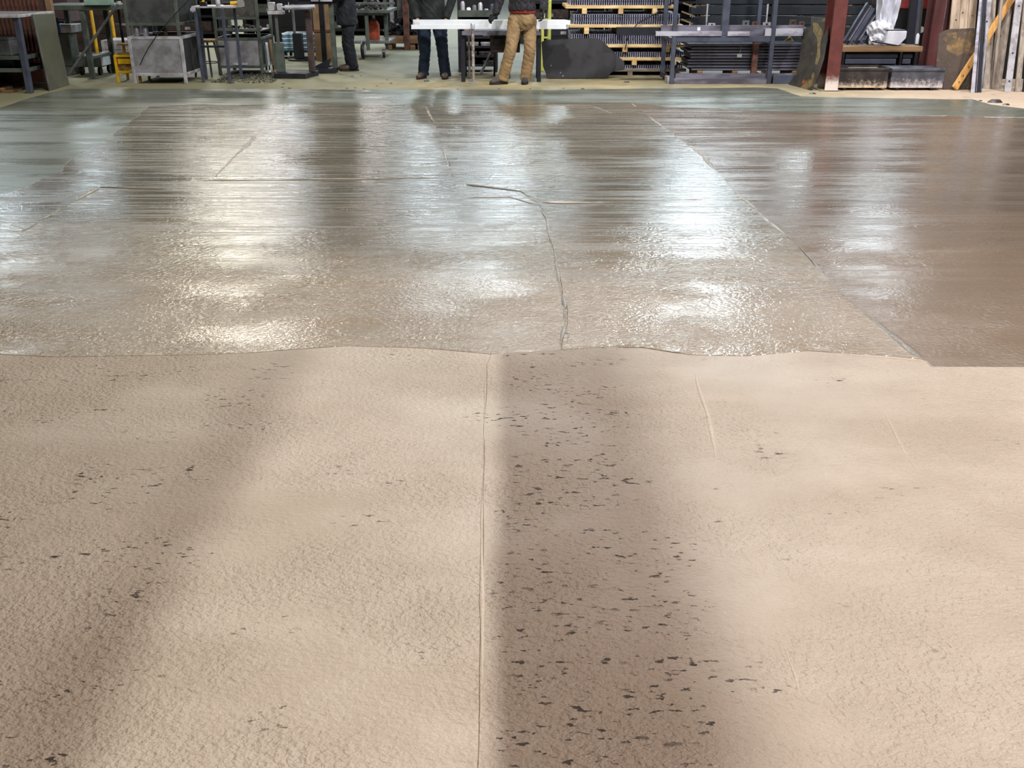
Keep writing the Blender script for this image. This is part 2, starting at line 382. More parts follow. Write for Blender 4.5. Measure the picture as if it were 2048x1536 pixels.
BANDL = jag(g2((-520, 430), (-150, 420), (0, 388), (40, 376), (100, 352), (140, 326), (180, 302), (225, 276), (238, 256), (270, 236), (300, 214), (380, 210)), .10, .1, 9)
BAND = jag(g2((380, 210), (600, 209), (850, 212)), .03, .2, 8)
BAND2 = jag(g2((850, 212), (1050, 209), (1262, 207)), .03, .2, 8)
BAND3 = jag(g2((1262, 207), (1330, 214), (1700, 230), (2048, 236), (2500, 262)), .05, .2, 8)
r8x = G(966, 1000).x
RIDGE8 = jag([(G(976, 712).x, G(976, 712).y), (r8x, G(966, 1000).y), (G(962, 1300).x, G(962, 1300).y), (G(958, 1536).x, .9), (-.06, -1.5)], .012, .12, 4)
iA = min(range(len(MID)), key=lambda i: abs(MID[i][0]-RIDGE8[0][0]))
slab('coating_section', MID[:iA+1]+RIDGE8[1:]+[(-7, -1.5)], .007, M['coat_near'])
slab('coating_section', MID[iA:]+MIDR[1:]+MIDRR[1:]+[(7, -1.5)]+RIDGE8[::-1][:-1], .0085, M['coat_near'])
slab('coating_section', BANDL+BAND[1:]+SEAMC[1:]+MID[::-1][1:], .0085, M['coat_wet'])
slab('coating_section', BAND2+SEAMR[1:]+MIDR[::-1][1:]+SEAMC[::-1][1:-1], .0105, M['coat_wet_mid'])
slab('coating_section', BAND3+MIDRR[::-1]+SEAMR[::-1][1:-1], .006, M['coat_right'])
slab('coating_section', FAR+BAND3[::-1]+BAND2[::-1][1:]+BAND[::-1][1:]+BANDL[::-1][1:], .008, M['coat_dry'])

def ridge(pts, r=.008, z=.008, seed=0, jit=.015, step=.06):
    q = jag(g2(*pts), jit, step, seed); n = len(q)
    pts3, rs = [], []
    for i, (x, y) in enumerate(q):
        k = max(.05, .35+1.3*mnoise.noise((x*2.2, y*2.2, seed+.5))+.6*mnoise.noise((x*9, y*9, seed+.5)))
        if i == 0 or i == n-1: k = .12
        pts3.append((x, y, z)); rs.append((r*k*1.3, r*k*.5))
    part(MB().tube(pts3, rs, 8), 'trowel_ridge', M['ridge_near'] if max(p[1] for p in pts) > 725 else M['ridge'], floor, smooth=True)
ridge([(578, 208), (520, 265), (430, 355)], .014, .0105, 1)
ridge([(850, 214), (868, 245), (905, 355)], .013, .0115, 2)
ridge([(935, 372), (1040, 385), (1078, 412), (1092, 440), (1110, 520), (1130, 620)], .013, .012, 3)
ridge([(1130, 615), (1131, 650), (1122, 694)], .012, .012, 4)
ridge([(1262, 208), (1400, 310), (1480, 395), (1600, 500), (1700, 608), (1845, 722)], .014, .010, 5)
ridge([(1382, 727), (1392, 760), (1412, 830), (1430, 900), (1434, 935)], .009, .0085, 6)
ridge([(1500, 1120), (1520, 1185), (1560, 1290), (1600, 1400)], .006, .0085, 7, .008)
ridge([(1700, 727), (1740, 780), (1790, 860), (1860, 1000), (1960, 1110)], .006, .0085, 8)
ridge([(972, 730), (966, 1000), (962, 1300), (959, 1450)], .004, .0085, 9, .006)
ridge([(405, 363), (650, 361), (905, 358)], .012, .0105, 10, .02)
ridge([(1085, 408), (1250, 408), (1380, 402), (1560, 404)], .013, .012, 11, .02)
ridge([(1720, 450), (1800, 500), (1890, 560)], .006, .006, 12)
ridge([(330, 380), (200, 376), (120, 420), (40, 470)], .012, .0105, 13)
ridge([(990, 380), (1030, 382), (1072, 402)], .010, .0105, 14)
ridge([(930, 398), (1020, 396), (1080, 415)], .010, .0105, 15)
ridge([(1122, 703), (1200, 697), (1290, 698), (1380, 712)], .007, .010, 16)
ridge([(1690, 712), (1780, 718), (1850, 726), (1866, 738)], .008, .009, 17)
ridge([(760, 212), (1000, 213), (1180, 212), (1245, 236)], .012, .011, 18, .03)
ridge([(1125, 668), (1138, 672), (1134, 690)], .010, .012, 19, .01)

# crumbs on the bare strip by the coating edge
_b = 'dark crumb on bare floor, '
CRUMB = [_b+x for x in ('upper one below the vise pedestal', 'right one below the vise pedestal', 'lowest left one below the vise pedestal',
    'left one of the row below the person in navy', 'middle one of the row below the person in navy', 'right one of the row below the person in navy',
    'beside the navy boots, left one', 'beside the navy boots, right one', 'by the coating edge in mid aisle', 'mid aisle, lower one', 'mid aisle, upper one',
    "beside the jeans wearer's left boot", 'on the coating edge below the white bars', 'on the coating edge by the khaki toes', 'on the coating edge by the khaki heel',
    'left one below the black octagonal plates', 'right one below the black octagonal plates', 'between octagonal plates and storage rack', 'below the left red column',
    'biggest, below the leaning planks', 'right neighbour of the biggest one', 'left neighbour of the biggest one')]
for i, (px, py, s) in enumerate([(567, 168, .03), (579, 177, .03), (565, 175, .025), (694, 177, .025), (710, 176, .02), (728, 178, .02), (705, 153, .03), (722, 152, .02),
                                 (754, 172, .02), (782, 167, .025), (774, 160, .02), (853, 163, .05), (915, 179, .02), (998, 178, .02), (1060, 178, .02), (1127, 177, .02),
                                 (1165, 178, .03), (1253, 165, .05), (1625, 188, .05), (1990, 205, .10), (2012, 210, .05), (1960, 202, .03)]):
    g = G(px, py); mb = MB(); n = 7
    ring = [(g.x+s*(1+.3*mnoise.noise((k, i, 0)))*math.cos(2*math.pi*k/n), g.y+s*.6*math.sin(2*math.pi*k/n), 0) for k in range(n)]
    top = [(g.x+(x-g.x)*.6, g.y+(y-g.y)*.6, s*.35) for x, y, z in ring]
    mb.add(ring+top, [tuple(range(n-1, -1, -1)), tuple(range(n, 2*n))]+[(k, (k+1) % n, n+(k+1) % n, n+k) for k in range(n)])
    solo(mb, 'debris_crumb', M['scrap'], CRUMB[i], 'debris', 'crumbs on the concrete strip')

# ================================================================== LEFT SIDE
def legs4(root, m, x0, x1, y0, y1, z, w=.05):
    for x in (x0+w/2, x1-w/2):
        for y in (y0+w/2, y1-w/2):
            part(MB().box(x-w/2, x+w/2, y-w/2, y+w/2, 0, z), 'leg', m, root, bevel=.004)
# steel workbench at the left edge
bx0, bx1, by0, by1 = -8.4, -6.44, 13.87, 14.95
t = thing('workbench', ((bx0+bx1)/2, (by0+by1)/2, 0), 'grey steel workbench with a pale top at the left edge', 'workbench')
part(MB().box(bx0, bx1+.02, by0-.03, by1, .955, .99), 'worktop', M['galv'], t, .004)
legs4(t, M['blue_steel'], bx0, bx1, by0, by1, .955, .075)
for z in (.30, .46):
    part(MB().box(bx0+.07, bx1-.07, by0+.02, by0+.06, z-.03, z+.02), 'front_rail', M['grey_green'], t, .003)
    part(MB().box(bx1-.06, bx1-.02, by0+.07, by1-.07, z-.03, z+.02), 'side_rail', M['grey_green'], t, .003)
    part(MB().box(bx0+.07, bx1-.06, by0+.06, by1-.04, z-.01, z+.005), 'shelf', M['dark'], t)
t = thing('steel_toolbox', (-6.95, 14.3, .466), 'grey steel toolbox on the middle shelf of the left workbench', 'toolbox')
part(MB().box(-7.2, -6.72, 14.1, 14.5, .466, .66), 'body', M['grey'], t, .008)
part(MB().box(-7.205, -6.715, 14.095, 14.505, .66, .70), 'lid', M['grey'], t, .008)
part(MB().box(-7.0, -6.9, 14.08, 14.1, .60, .67), 'latch', M['white'], t, .003)
t = thing('storage_tray', (-6.95, 14.4, .306), 'dark steel tray on the bottom shelf of the left workbench', 'tray')
mb = MB().box(-7.25, -6.7, 14.15, 14.65, .306, .32)
for a in ((-7.25, -7.23, 14.15, 14.65), (-6.72, -6.7, 14.15, 14.65), (-7.25, -6.7, 14.15, 14.17), (-7.25, -6.7, 14.63, 14.65)): mb.box(*a, .306, .41)
part(mb, 'tray_body', M['blue_steel'], t)
part(MB().tube([(-7.02, 14.13, .36), (-7.02, 14.1, .37), (-6.93, 14.1, .37), (-6.93, 14.13, .36)], .006, 6), 'handle', M['galv'], t)
t = thing('wooden_skid', (-7.2, 13.98, 0), 'reddish wooden skid lying under the left workbench', 'skid')
part(MB().box(-7.7, -6.72, 13.9, 14.02, .0, .03), 'board', M['brown_wood'], t, .003)
part(MB().box(-7.7, -6.72, 14.06, 14.2, .0, .03), 'board', M['brown_wood'], t, .003)
part(MB().box(-7.6, -7.5, 13.88, 14.22, .03, .06), 'cleat', M['brown_wood'], t, .003)
part(MB().box(-6.95, -6.85, 13.88, 14.22, .03, .06), 'cleat', M['brown_wood'], t, .003)
# rust-brown ribbed cabinet behind the bench
t = thing('ribbed_screen', (-7.6, 15.26, 0), 'tall rust-brown ribbed steel screen with a tan edge behind the left workbench', 'screen')
xr = Xat(92, 14, 15.2)
part(MB().box(-8.9, xr, 15.2, 15.32, 0, 1.75), 'body', M['rust'], t, .006)
rib = MB().box(-.012, .012, -.014, 0, 0, 1.45).mesh('rib'); n = int((xr+8.85)/.06)
for i in range(n): piece('rib', rib, M['rust'], t, (-8.85+i*.06, 15.2, .28))
part(MB().box(xr, xr+.085, 15.18, 15.26, 0, 1.78), 'corner_post', M['tan'], t, .004)
t = thing('control_cabinet', (Xat(118, 20, 17.3), 17.4, 0), 'dull purple control cabinet beside the rust-brown screen', 'cabinet')
x0, x1 = Xat(104, 20, 17.3), Xat(137, 20, 17.3)
part(MB().box(x0, x1, 17.3, 17.8, .72, 1.7), 'body', M['purple'], t, .006)
part(MB().box(x0+.02, x1-.02, 17.285, 17.3, .76, 1.66), 'door', M['purple'], t, .004)
part(MB().box(x1-.06, x1-.04, 17.27, 17.285, 1.15, 1.27), 'handle', M['black'], t)
part(MB().box((x0+x1)/2-.05, (x0+x1)/2+.05, 17.45, 17.6, 0.02, .72), 'pedestal', M['grey_green'], t, .004)
part(MB().box(x0, x1, 17.35, 17.75, 0, .02), 'foot_plate', M['grey_green'], t)
# olive sheet leaning on the bench end
a, b_ = G(97, 182), G(137, 170)
pl = [a, b_, (b_.x-.055, b_.y, .965), (a.x-.055, a.y, .985)]
t = thing('leaning_sheet', ((a.x+b_.x)/2, (a.y+b_.y)/2, 0), 'olive steel sheet leaning on the end of the left workbench', 'steel sheet')
part(MB().prism(pl, (.014, 0, .001)), 'plate', M['olive'], t, .003)
part(MB().prism([a+Vector((.012, -.004, 0)), a+Vector((.012, .028, 0)), (a.x-.043, a.y+.028, .985), (a.x-.043, a.y-.004, .985)], (.008, 0, 0)), 'folded_edge', M['grey'], t)
# blue vise on a pale green machine column
q = G(128, 150); Y = q.y
t = thing('machine_column', (q.x, q.y, 0), 'pale green machine column with a blue clamp behind the leaning olive sheet', 'machine')
x0, x1 = Xat(112, 100, Y), Xat(143, 100, Y)
part(MB().box(x0, x1, Y, Y+.4, 0, .12), 'base', M['grey_green'], t, .01)
part(MB().box(x0+.03, x1-.03, Y+.04, Y+.36, .12, .62), 'column', M['grey_green'], t, .015)
part(MB().box(x0-.03, x1+.05, Y-.02, Y+.4, .62, .74), 'work_table', M['galv'], t, .01)
part(MB().box(x0+.08, x0+.13, Y-.05, Y-.02, .62, .84).box(x0+.01, x0+.22, Y-.06, Y-.02, .76, .79), 'clamp', M['blue'], t, .004)
# steel stand with diagonal brace
q = G(186, 158); Y = q.y; x0, x1 = Xat(150, 150, Y), q.x+.03
t = thing('machine_stand', ((x0+x1)/2, Y+.5, 0), 'grey-green steel machine stand with a diagonal brace behind the yellow step stool', 'stand')
for dx, dy, zz in ((x1-.03, Y, .97), (x1-.03, Y+.9, .97), (x0-.35, Y+.9, .97)):
    part(MB().box(dx-.035, dx+.035, dy-.035, dy+.035, .01, zz), 'leg', M['grey_green'], t, .004)
    part(MB().box(dx-.06, dx+.06, dy-.06, dy+.06, 0, .012), 'foot_plate', M['grey_green'], t)
part(MB().box(x0-.4, x1+.42, Y-.05, Y+.95, .97, 1.04), 'table_top', M['grey_green'], t, .006)
part(MB().box(x1+.05, x1+.42, Y-.1, Y+.1, 1.04, 1.12), 'green_bed', mat('pale_green_paint', (150, 176, 160), (128, 154, 138), 4, .5), t, .006)
part(MB().bar(P(137, 149, Y-.06), P(236, 8, Y-.06), .035, .035), 'brace', M['grey'], t, .003)
part(MB().bar((x1-.03, Y+.04, .30), (x1-.03, Y+.86, .30), .03, .04), 'cross_rail', M['grey_green'], t, .003)
q = G(180, 152)
t = thing('low_trolley', (q.x, q.y, 0), 'low grey trolley with a white end cap under the machine stand', 'trolley')
Y = q.y+.1; xa, xb = Xat(153, 140, Y), Xat(205, 140, Y)
part(MB().box(xa, xb, Y, Y+.5, .12, .28), 'body', M['grey_green'], t, .008)
part(MB().box(xb, xb+.035, Y-.01, Y+.3, .14, .34), 'end_cap', M['white'], t, .004)
for xx in (xa+.06, xb-.06):
    for yy in (Y+.06, Y+.44): part(MB().lathe(xx-.02, yy, [(.06, 0), (.06, .04)], 12, 'x', .06), 'wheel', M['black'], t)
# yellow guard posts, black pole
for i, (px, p0, p1, lab) in enumerate([(187, 38, 74, 'left'), (226, 38, 74, 'right')]):
    X = Xat(px, 56, 19.4+i*.3); Yp = 19.4+i*.3
    t = thing('guard_post', (X, Yp, 0), 'slim yellow guard post far back, %s of the diagonal brace' % ('left' if i == 0 else 'right'), 'post')
    part(MB().lathe(X, Yp, [(.1, 0), (.1, .012)], 12), 'flange', M['dark'], t)
    part(MB().lathe(X, Yp, [(.03, .012), (.03, .92), (.02, .95)], 12), 'tube', M['yellow'], t, smooth=True)
q = Xat(243, 60, 16.6)
t = thing('floor_stand', (q, 16.6, 0), 'thin black floor stand with a cross arm behind the yellow step stool', 'stand')
part(MB().lathe(q, 16.6, [(.14, 0), (.14, .02), (.02, .04)], 14), 'base', M['black'], t)
part(MB().lathe(q, 16.6, [(.022, .04), (.022, 1.05)], 8), 'pole', M['black'], t)
part(MB().bar((q-.08, 16.6, .72), (q+.08, 16.6, .72), .03, .03), 'cross_arm', M['galv'], t)
part(MB().lathe(q+.02, 16.6, [(.035, .98), (.035, 1.06)], 10), 'head', M['galv'], t)
# back wall of low brown crates far behind the left
def crate(name, x0, x1, y, d, h, m, label, cat='crate', slats=3, z=0):
    t = thing(name, ((x0+x1)/2, y+d/2, z), label, cat)
    part(MB().box(x0+.012, x1-.012, y+.012, y+d-.012, z, z+h-.01), 'body', m, t)
    for k in range(slats):
        za = z+h*(k+.06)/slats; zb = z+h*(k+.94)/slats
        part(MB().box(x0, x1, y, y+.012, za, zb), 'slat', m, t, .003)
    part(MB().box(x0-.004, x0+.05, y-.012, y, z, z+h), 'batten', m, t, .003); part(MB().box(x1-.05, x1+.004, y-.012, y, z, z+h), 'batten', m, t, .003)
    part(MB().box(x0, x1, y, y+d, z+h-.01, z+h), 'lid', m, t, .003)
    return t
crate('slatted_crate', Xat(140, 60, 20.5), Xat(262, 60, 20.5), 20.5, .8, .95, M['rustdark'], 'large dull brown slatted crate far behind the machine stand')
crate('pallet_box', Xat(205, 100, 18.8), Xat(262, 100, 18.8), 18.8, .7, .33, M['galv'], 'low pale box on the floor behind the yellow step stool', 'box', 2)

# yellow step stool
q = G(240, 165); Y = q.y; x0, x1 = q.x-.02, q.x+.30
t = thing('step_stool', (q.x+.14, Y+.2, 0), 'bright yellow two-step stool left of the pale mesh bin', 'step stool')
for xx in (x0, x1):
    part(MB().box(xx-.018, xx+.018, Y-.018, Y+.018, 0, .38), 'leg', M['yellow'], t, .004)
    part(MB().box(xx-.018, xx+.018, Y+.38, Y+.416, 0, .5), 'leg', M['yellow'], t, .004)
    part(MB().box(xx-.015, xx+.015, Y+.018, Y+.38, .36, .39), 'side_rail', M['yellow'], t, .003)
    part(MB().box(xx-.015, xx+.015, Y+.018, Y+.38, .14, .17), 'side_rail', M['yellow'], t, .003)
part(MB().box(x0, x1, Y-.016, Y+.016, .355, .385), 'front_rail', M['yellow'], t, .003)
part(MB().box(x0, x1, Y-.016, Y+.016, .13, .165), 'front_rail', M['yellow'], t, .003)
part(MB().box(x0+.04, x1, Y-.02, Y-.005, .26, .33), 'name_plate', M['yellow'], t, .003)
part(MB().box(x0+.02, x1-.02, Y, Y+.38, .385, .40), 'tread', M['yellowwear'], t, .003)
part(MB().box(x0-.02, x1+.02, Y+.2, Y+.44, .5, .52), 'tread', M['yellowwear'], t, .003)
part(MB().box(x0+.02, x1-.02, Y+.01, Y+.03, .17, .355), 'riser_mesh', M['yellowwear'], t)

# stacked mesh bins
def mesh_bin(label, x0, x1, y0, y1, z0, zrail, ztop, mf, mside, frame, group=None, foot=True):
    t = thing('mesh_bin', ((x0+x1)/2, (y0+y1)/2, z0), label, 'bin', group)
    w = .045
    for xx in (x0, x1-w):
        for yy in (y0, y1-w): part(MB().box(xx, xx+w, yy, yy+w, z0, ztop), 'corner_post', frame, t, .004)
    for zz in (zrail, ztop-.04):
        for yy in (y0, y1-w): part(MB().box(x0+w, x1-w, yy+.004, yy+w-.004, zz, zz+.04), 'rail', frame, t, .003)
        for xx in (x0, x1-w): part(MB().box(xx+.004, xx+w-.004, y0+w, y1-w, zz, zz+.04), 'rail', frame, t, .003)
    part(MB().box(x0+w, x1-w, y0+.018, y0+.026, zrail+.04, ztop-.04), 'front_mesh', mf, t)
    part(MB().box(x0+w, x1-w, y1-.026, y1-.018, zrail+.04, ztop-.04), 'back_mesh', mside, t)
    for xx in (x0+.018, x1-.026): part(MB().box(xx, xx+.008, y0+w, y1-w, zrail+.04, ztop-.04), 'side_mesh', mside, t)
    part(MB().box(x0+w, x1-w, y0+w, y1-w, zrail+.005, zrail+.02), 'bin_floor', mside, t)
    return t
def strands(t, x0, x1, z0, z1, y, m, n, label=None):      # the diagonal strands of the expanded metal, too fine to part
    mb = MB(); H = z1-z0; W = x1-x0; s = W/n
    for sg in (1, -1):
        k = -int(H/s)-1
        while k*s < W:
            xa, xb = k*s, k*s+H; za, zb = 0, H
            if xa < 0: za -= xa; xa = 0
            if xb > W: zb -= xb-W; xb = W
            if xb-xa > .01:
                A = (x0+xa, y, z0+za) if sg > 0 else (x1-xa, y, z0+za); B = (x0+xb, y, z0+zb) if sg > 0 else (x1-xb, y, z0+zb)
                mb.bar(A, B, .006, .004, (0, 1, 0))
            k += 1
    return part(mb, 'mesh_strands', m, t, kind='stuff')
q0, q1 = G(270, 168), G(372, 168); Y = q0.y; X0, X1 = q0.x-.02, q1.x+.02
b1 = mesh_bin('pale grey mesh bin with stained edges right of the yellow step stool', X0, X1, Y, Y+1.05, 0, .11, .65, M['meshlight'], M['meshside'], M['galv'])
strands(b1, X0+.045, X1-.045, .15, .61, Y+.012, M['galv'], 26)
b2 = mesh_bin('dark mesh bin of debris stacked on top of the pale mesh bin', X0, X1-.02, Y+.01, Y+1.03, .65, .79, 1.3, M['meshdark'], M['meshside'], M['grey_green'])
strands(b2, X0+.045, X1-.065, .83, 1.26, Y+.02, M['grey'], 26)
for i, (px, rr, h) in enumerate([(277, .042, .13), (294, .045, .125)]):
    X = Xat(px, 66, Y+.2)
    t = thing('metal_can', (X, Y+.12, .66), ('left' if i == 0 else 'right')+' of two silver cans in the gap between the stacked mesh bins', 'can', 'silver cans between the mesh bins')
    part(MB().lathe(X, Y+.14, [(rr, .652), (rr, .652+h-.01), (rr*.94, .652+h-.006), (rr*.94, .652+h)], 16), 'can_body', M['silver'], t, smooth=True)
    part(MB().lathe(X, Y+.14, [(rr*.5, .652+h), (rr*.5, .652+h+.008)], 12), 'lid', M['galv'], t)
t = thing('spray_bottle', (Xat(330, 60, Y+.25), Y+.25, .66), 'small yellow-brown bottle in the gap between the stacked mesh bins', 'bottle')
xx = Xat(330, 60, Y+.25)
part(MB().lathe(xx, Y+.25, [(.03, .652), (.03, .72), (.012, .745), (.012, .76)], 12), 'bottle_body', M['tan'], t, smooth=True)
part(MB().lathe(xx, Y+.25, [(.015, .76), (.015, .775)], 10), 'cap', M['black'], t)
# planks laid across the open lower bin so that the cans have something to stand on
solo(MB().box(X0+.05, X1-.05, Y+.05, Y+.45, .63, .652), 'cover_board', M['rustdark'], 'dark board laid across the open top of the pale mesh bin', 'board', bevel=.003)
hz = []
for k in range(25):
    u = k/24; px = 388-108*u-18*math.sin(u*math.pi); py = -10+140*u+8*math.sin(u*math.pi)
    hz.append(P(px, py, Y-.03+ .0*u))
solo(MB().tube(hz, .007, 6), 'air_hose', M['cable'], 'thin dark hose draped in a curve across the front of the pale mesh bin', 'hose', smooth=True)

# vise stand
q0, q1, q2 = G(407, 165), G(413, 158), G(460, 167); Y = q0.y
t = thing('tool_stand', ((q0.x+q2.x)/2, Y+.2, 0), 'slim steel tool stand with a small top plate right of the pale mesh bin', 'stand')
for q in (q0, q1, q2, Vector((q2.x+.02, q1.y, 0))):
    part(MB().box(q.x-.02, q.x+.02, q.y-.02, q.y+.02, .0, 1.02), 'leg', M['blue_steel'], t, .003)
part(MB().box(q0.x-.04, q2.x+.16, Y-.05, Y+.5, 1.02, 1.045), 'top_plate', M['galv'], t, .003)
part(MB().lathe(q0.x-.01, Y-.07, [(.035, -.02), (.035, .02)], 14, 'y', 1.0), 'clamp_ring', M['silver'], t, smooth=True)
part(MB().bar((q0.x+.02, Y, .5), (q2.x-.02, Y, .5), .02, .03), 'cross_rail', M['dark'], t)
ZT = 1.045
def drill(x, y, z, label, flip=1):
    t = thing('power_drill', (x, y, z), label, 'power tool')
    part(MB().tube([(x-.09*flip, y, z+.19), (x+.08*flip, y, z+.19)], .032, 12), 'motor_housing', M['yellow'], t, smooth=True)
    part(MB().tube([(x+.08*flip, y, z+.19), (x+.13*flip, y, z+.19)], [.022, .012], 10), 'chuck', M['black'], t, smooth=True)
    part(MB().bar((x-.04*flip, y, z+.17), (x-.06*flip, y, z+.05), .03, .04, (0, 1, 0)), 'grip', M['yellow'], t, .006)
    part(MB().box(x-.11, x-.01, y-.035, y+.035, z, z+.055), 'battery', M['black'], t, .006)
drill(Xat(415, 8, Y+.05), Y+.05, ZT, 'yellow power drill standing on the slim tool stand')
x = Xat(436, 8, Y+.1)
t = thing('gas_canister', (x, Y+.1, ZT), 'small silver canister standing on the slim tool stand', 'canister')
part(MB().lathe(x, Y+.1, [(.034, ZT), (.034, ZT+.19), (.018, ZT+.22)], 14), 'canister_body', M['silver'], t, smooth=True)
part(MB().lathe(x, Y+.1, [(.012, ZT+.22), (.012, ZT+.25)], 8), 'valve', M['galv'], t)
x = Xat(470, 12, Y+.05)
t = thing('angle_grinder', (x, Y+.05, ZT), 'yellow angle grinder lying at the right end of the slim tool stand', 'power tool')
part(MB().tube([(x-.06, Y+.05, ZT+.034), (x+.08, Y+.05, ZT+.034)], [.026, .034], 12), 'motor_housing', M['yellow'], t, smooth=True)
part(MB().tube([(x-.16, Y+.05, ZT+.03), (x-.06, Y+.05, ZT+.034)], [.02, .024], 10), 'grip', M['black'], t, smooth=True)
part(MB().lathe(x+.1, Y-.02, [(.05, 0), (.05, .006)], 16, 'y', ZT+.05), 'disc', M['galv'], t)
part(MB().box(x+.07, x+.13, Y+.0, Y+.08, ZT, ZT+.06), 'gear_head', M['galv'], t, .006)
# tripod work stool
q = G(418, 152)
t = thing('work_stool', (q.x, q.y, 0), 'worn olive work stool on thin legs behind the slim tool stand', 'stool')
part(MB().lathe(q.x, q.y, [(.17, .50), (.19, .515), (.19, .535), (.05, .545)], 18), 'seat', M['yellowwear'], t, smooth=True)
for k in range(4):
    a_ = k*math.pi/2+.5; part(MB().bar((q.x+.2*math.cos(a_), q.y+.2*math.sin(a_), 0), (q.x+.13*math.cos(a_), q.y+.13*math.sin(a_), .50), .025, .025), 'leg', M['grey_green'], t)
part(MB().tube([(q.x+.17*math.cos(k*.2618*2), q.y+.17*math.sin(k*.2618*2), .2) for k in range(13)], .008, 6), 'foot_ring', M['grey_green'], t)

# second mesh bin
q = G(525, 150); Y = q.y; X1 = q.x+.02; X0 = X1-.70
b3 = mesh_bin('tall grey mesh bin full of scrap, right of the slim tool stand', X0, X1, Y, Y+.9, 0, .10, .55, M['meshlight'], M['meshside'], M['grey_green'])
strands(b3, X0+.045, X1-.045, .14, .51, Y+.012, M['galv'], 24)
for zz in (.66, .83):
    part(MB().box(X0, X1, Y+.005, Y+.04, zz-.02, zz+.02), 'upper_rail', M['grey_green'], b3, .003)
for xx in (X0, X1-.045):
    for yy in (Y, Y+.855): part(MB().box(xx, xx+.045, yy, yy+.045, .55, 1.35), 'upper_post', M['grey_green'], b3, .003)
part(MB().box(X0+.045, X1-.045, Y+.012, Y+.022, .85, 1.3), 'upper_mesh', M['meshdark'], b3)
part(MB().box(X0+.02, X1-.02, Y+.05, Y+.85, .63, .645), 'upper_shelf', M['dark'], b3)
mb = MB()
for k in range(6):
    cx, cz = X0+.28+k*.034, .165
    mb.tube([(cx+.02*math.cos(a_*math.pi/6), Y-.012, cz+.011*math.sin(a_*math.pi/6)) for a_ in range(13)], .0035, 5)
part(mb, 'chain', M['white'], b3, label='short white chain hanging on the front mesh')
def heap(name, x0, x1, y0, y1, z, amp, n, m, label, cat, seed, smin=.01, smax=.04):
    rd = random.Random(seed); mb = MB()
    for i in range(n):
        x, y = rd.uniform(x0, x1), rd.uniform(y0, y1); s = rd.uniform(smin, smax)
        u = (x-(x0+x1)/2)/((x1-x0)/2); v_ = (y-(y0+y1)/2)/((y1-y0)/2); h = z+max(0, amp*(1-u*u)*(1-v_*v_))*rd.random()
        d = Vector((rd.uniform(-1, 1), rd.uniform(-1, 1), rd.uniform(-.4, .4))).normalized()*s
        c_ = Vector((x, y, h+s*.45)); mb.bar(c_-d, c_+d, s*.6, s*.35)
    return solo(mb, name, m, label, cat, kind='stuff')
heap('scrap_pieces', X0+.06, X1-.06, Y+.06, Y+.8, .13, .42, 420, M['scrap'], 'heap of dark steel scrap filling the tall mesh bin', 'scrap', 3, .02, .06)
heap('shelf_scrap', X0+.06, X1-.06, Y+.06, Y+.6, .646, .06, 90, M['rustdark'], 'loose dark offcuts on the middle shelf of the tall mesh bin', 'scrap', 4, .015, .05)
heap('steel_shavings', G(440, 158).x, G(560, 158).x, G(500, 167).y, G(500, 146).y, .0, .03, 620, M['scrap'], 'dark steel shavings strewn on the floor in front of the tall mesh bin', 'shavings', 5, .006, .022)
X0_, X1_ = X0, X1
for i, px in enumerate((528, 534, 542)):
    xx = Xat(px, 105, Y+.3)
    t = thing('offcut_strip', (xx, Y+.3, 0), ('pale', 'bright', 'tan')[i]+' steel strip standing upright right of the tall mesh bin', 'steel strip')
    part(MB().bar((xx+.02, Y+.3, 0), (xx, Y+.32, .42+.04*i), .035, .012), 'strip', (M['galv'], M['white'], M['tan'])[i], t, .002)
    part(MB().bar((xx+.022, Y+.292, .05), (xx+.018, Y+.294, .12), .02, .006), 'tab', M['dark'], t)

# ---- pedestals with vise, pipe stand
q = G(548, 157); Y = q.y; xa, xb = q.x, G(636, 152).x
t = thing('vise_pedestal', ((xa+xb)/2, Y+.3, 0), 'grey pedestal with a vise on top, on a heavy dark base plate', 'pedestal')
part(MB().prism([(xa, Y, 0), (xb-.11, Y-.06, 0), (xb, Y+.45, 0), (xa+.05, Y+.6, 0)], (0, 0, .075)), 'base_plate', M['dark'], t, .006)
xc = Xat(562, 145, Y+.22)
part(MB().box(xc-.055, xc+.065, Y+.15, Y+.28, .075, .50), 'column', M['grey_green'], t, .006)
part(MB().box(xc-.02, xc+.02, Y+.19, Y+.23, .50, .92), 'riser', M['grey'], t, .003)
part(MB().box(xc-.11, xc+.12, Y+.14, Y+.30, .90, .95), 'head_plate', M['galv'], t, .006)
part(MB().box(xc-.10, xc-.01, Y+.15, Y+.29, .95, 1.07).box(xc+.03, xc+.10, Y+.15, Y+.29, .95, 1.05), 'vise_jaws', M['galv'], t, .01)
part(MB().tube([(xc+.1, Y+.22, 1.0), (xc+.2, Y+.22, 1.0)], .015, 8), 'screw', M['silver'], t)
part(MB().tube([(xc+.2, Y+.22, .93), (xc+.2, Y+.22, 1.07)], .007, 6), 'handle_bar', M['silver'], t)
xp = Xat(625, 143, Y+.25)
part(MB().box(xp-.045, xp+.045, Y+.2, Y+.29, .075, .97), 'post', M['rustdark'], t, .004)
part(MB().tube([(Xat(570, 14, Y+.1), Y+.1, 1.0), (Xat(630, 12, Y+.1), Y+.1, 1.01)], .035, 12), 'roller', M['silver'], t, smooth=True)
part(MB().bar((xp, Y+.1, .965), (xp, Y+.3, .965), .05, .03), 'roller_bracket', M['dark'], t)
q = G(597, 122); Y = q.y; xc = q.x
t = thing('grinder_pedestal', (xc, Y+.1, 0), 'black pedestal with a slim riser behind the vise pedestal', 'pedestal')
part(MB().lathe(xc, Y+.1, [(.2, 0), (.2, .025), (.09, .04)], 16), 'base', M['black'], t)
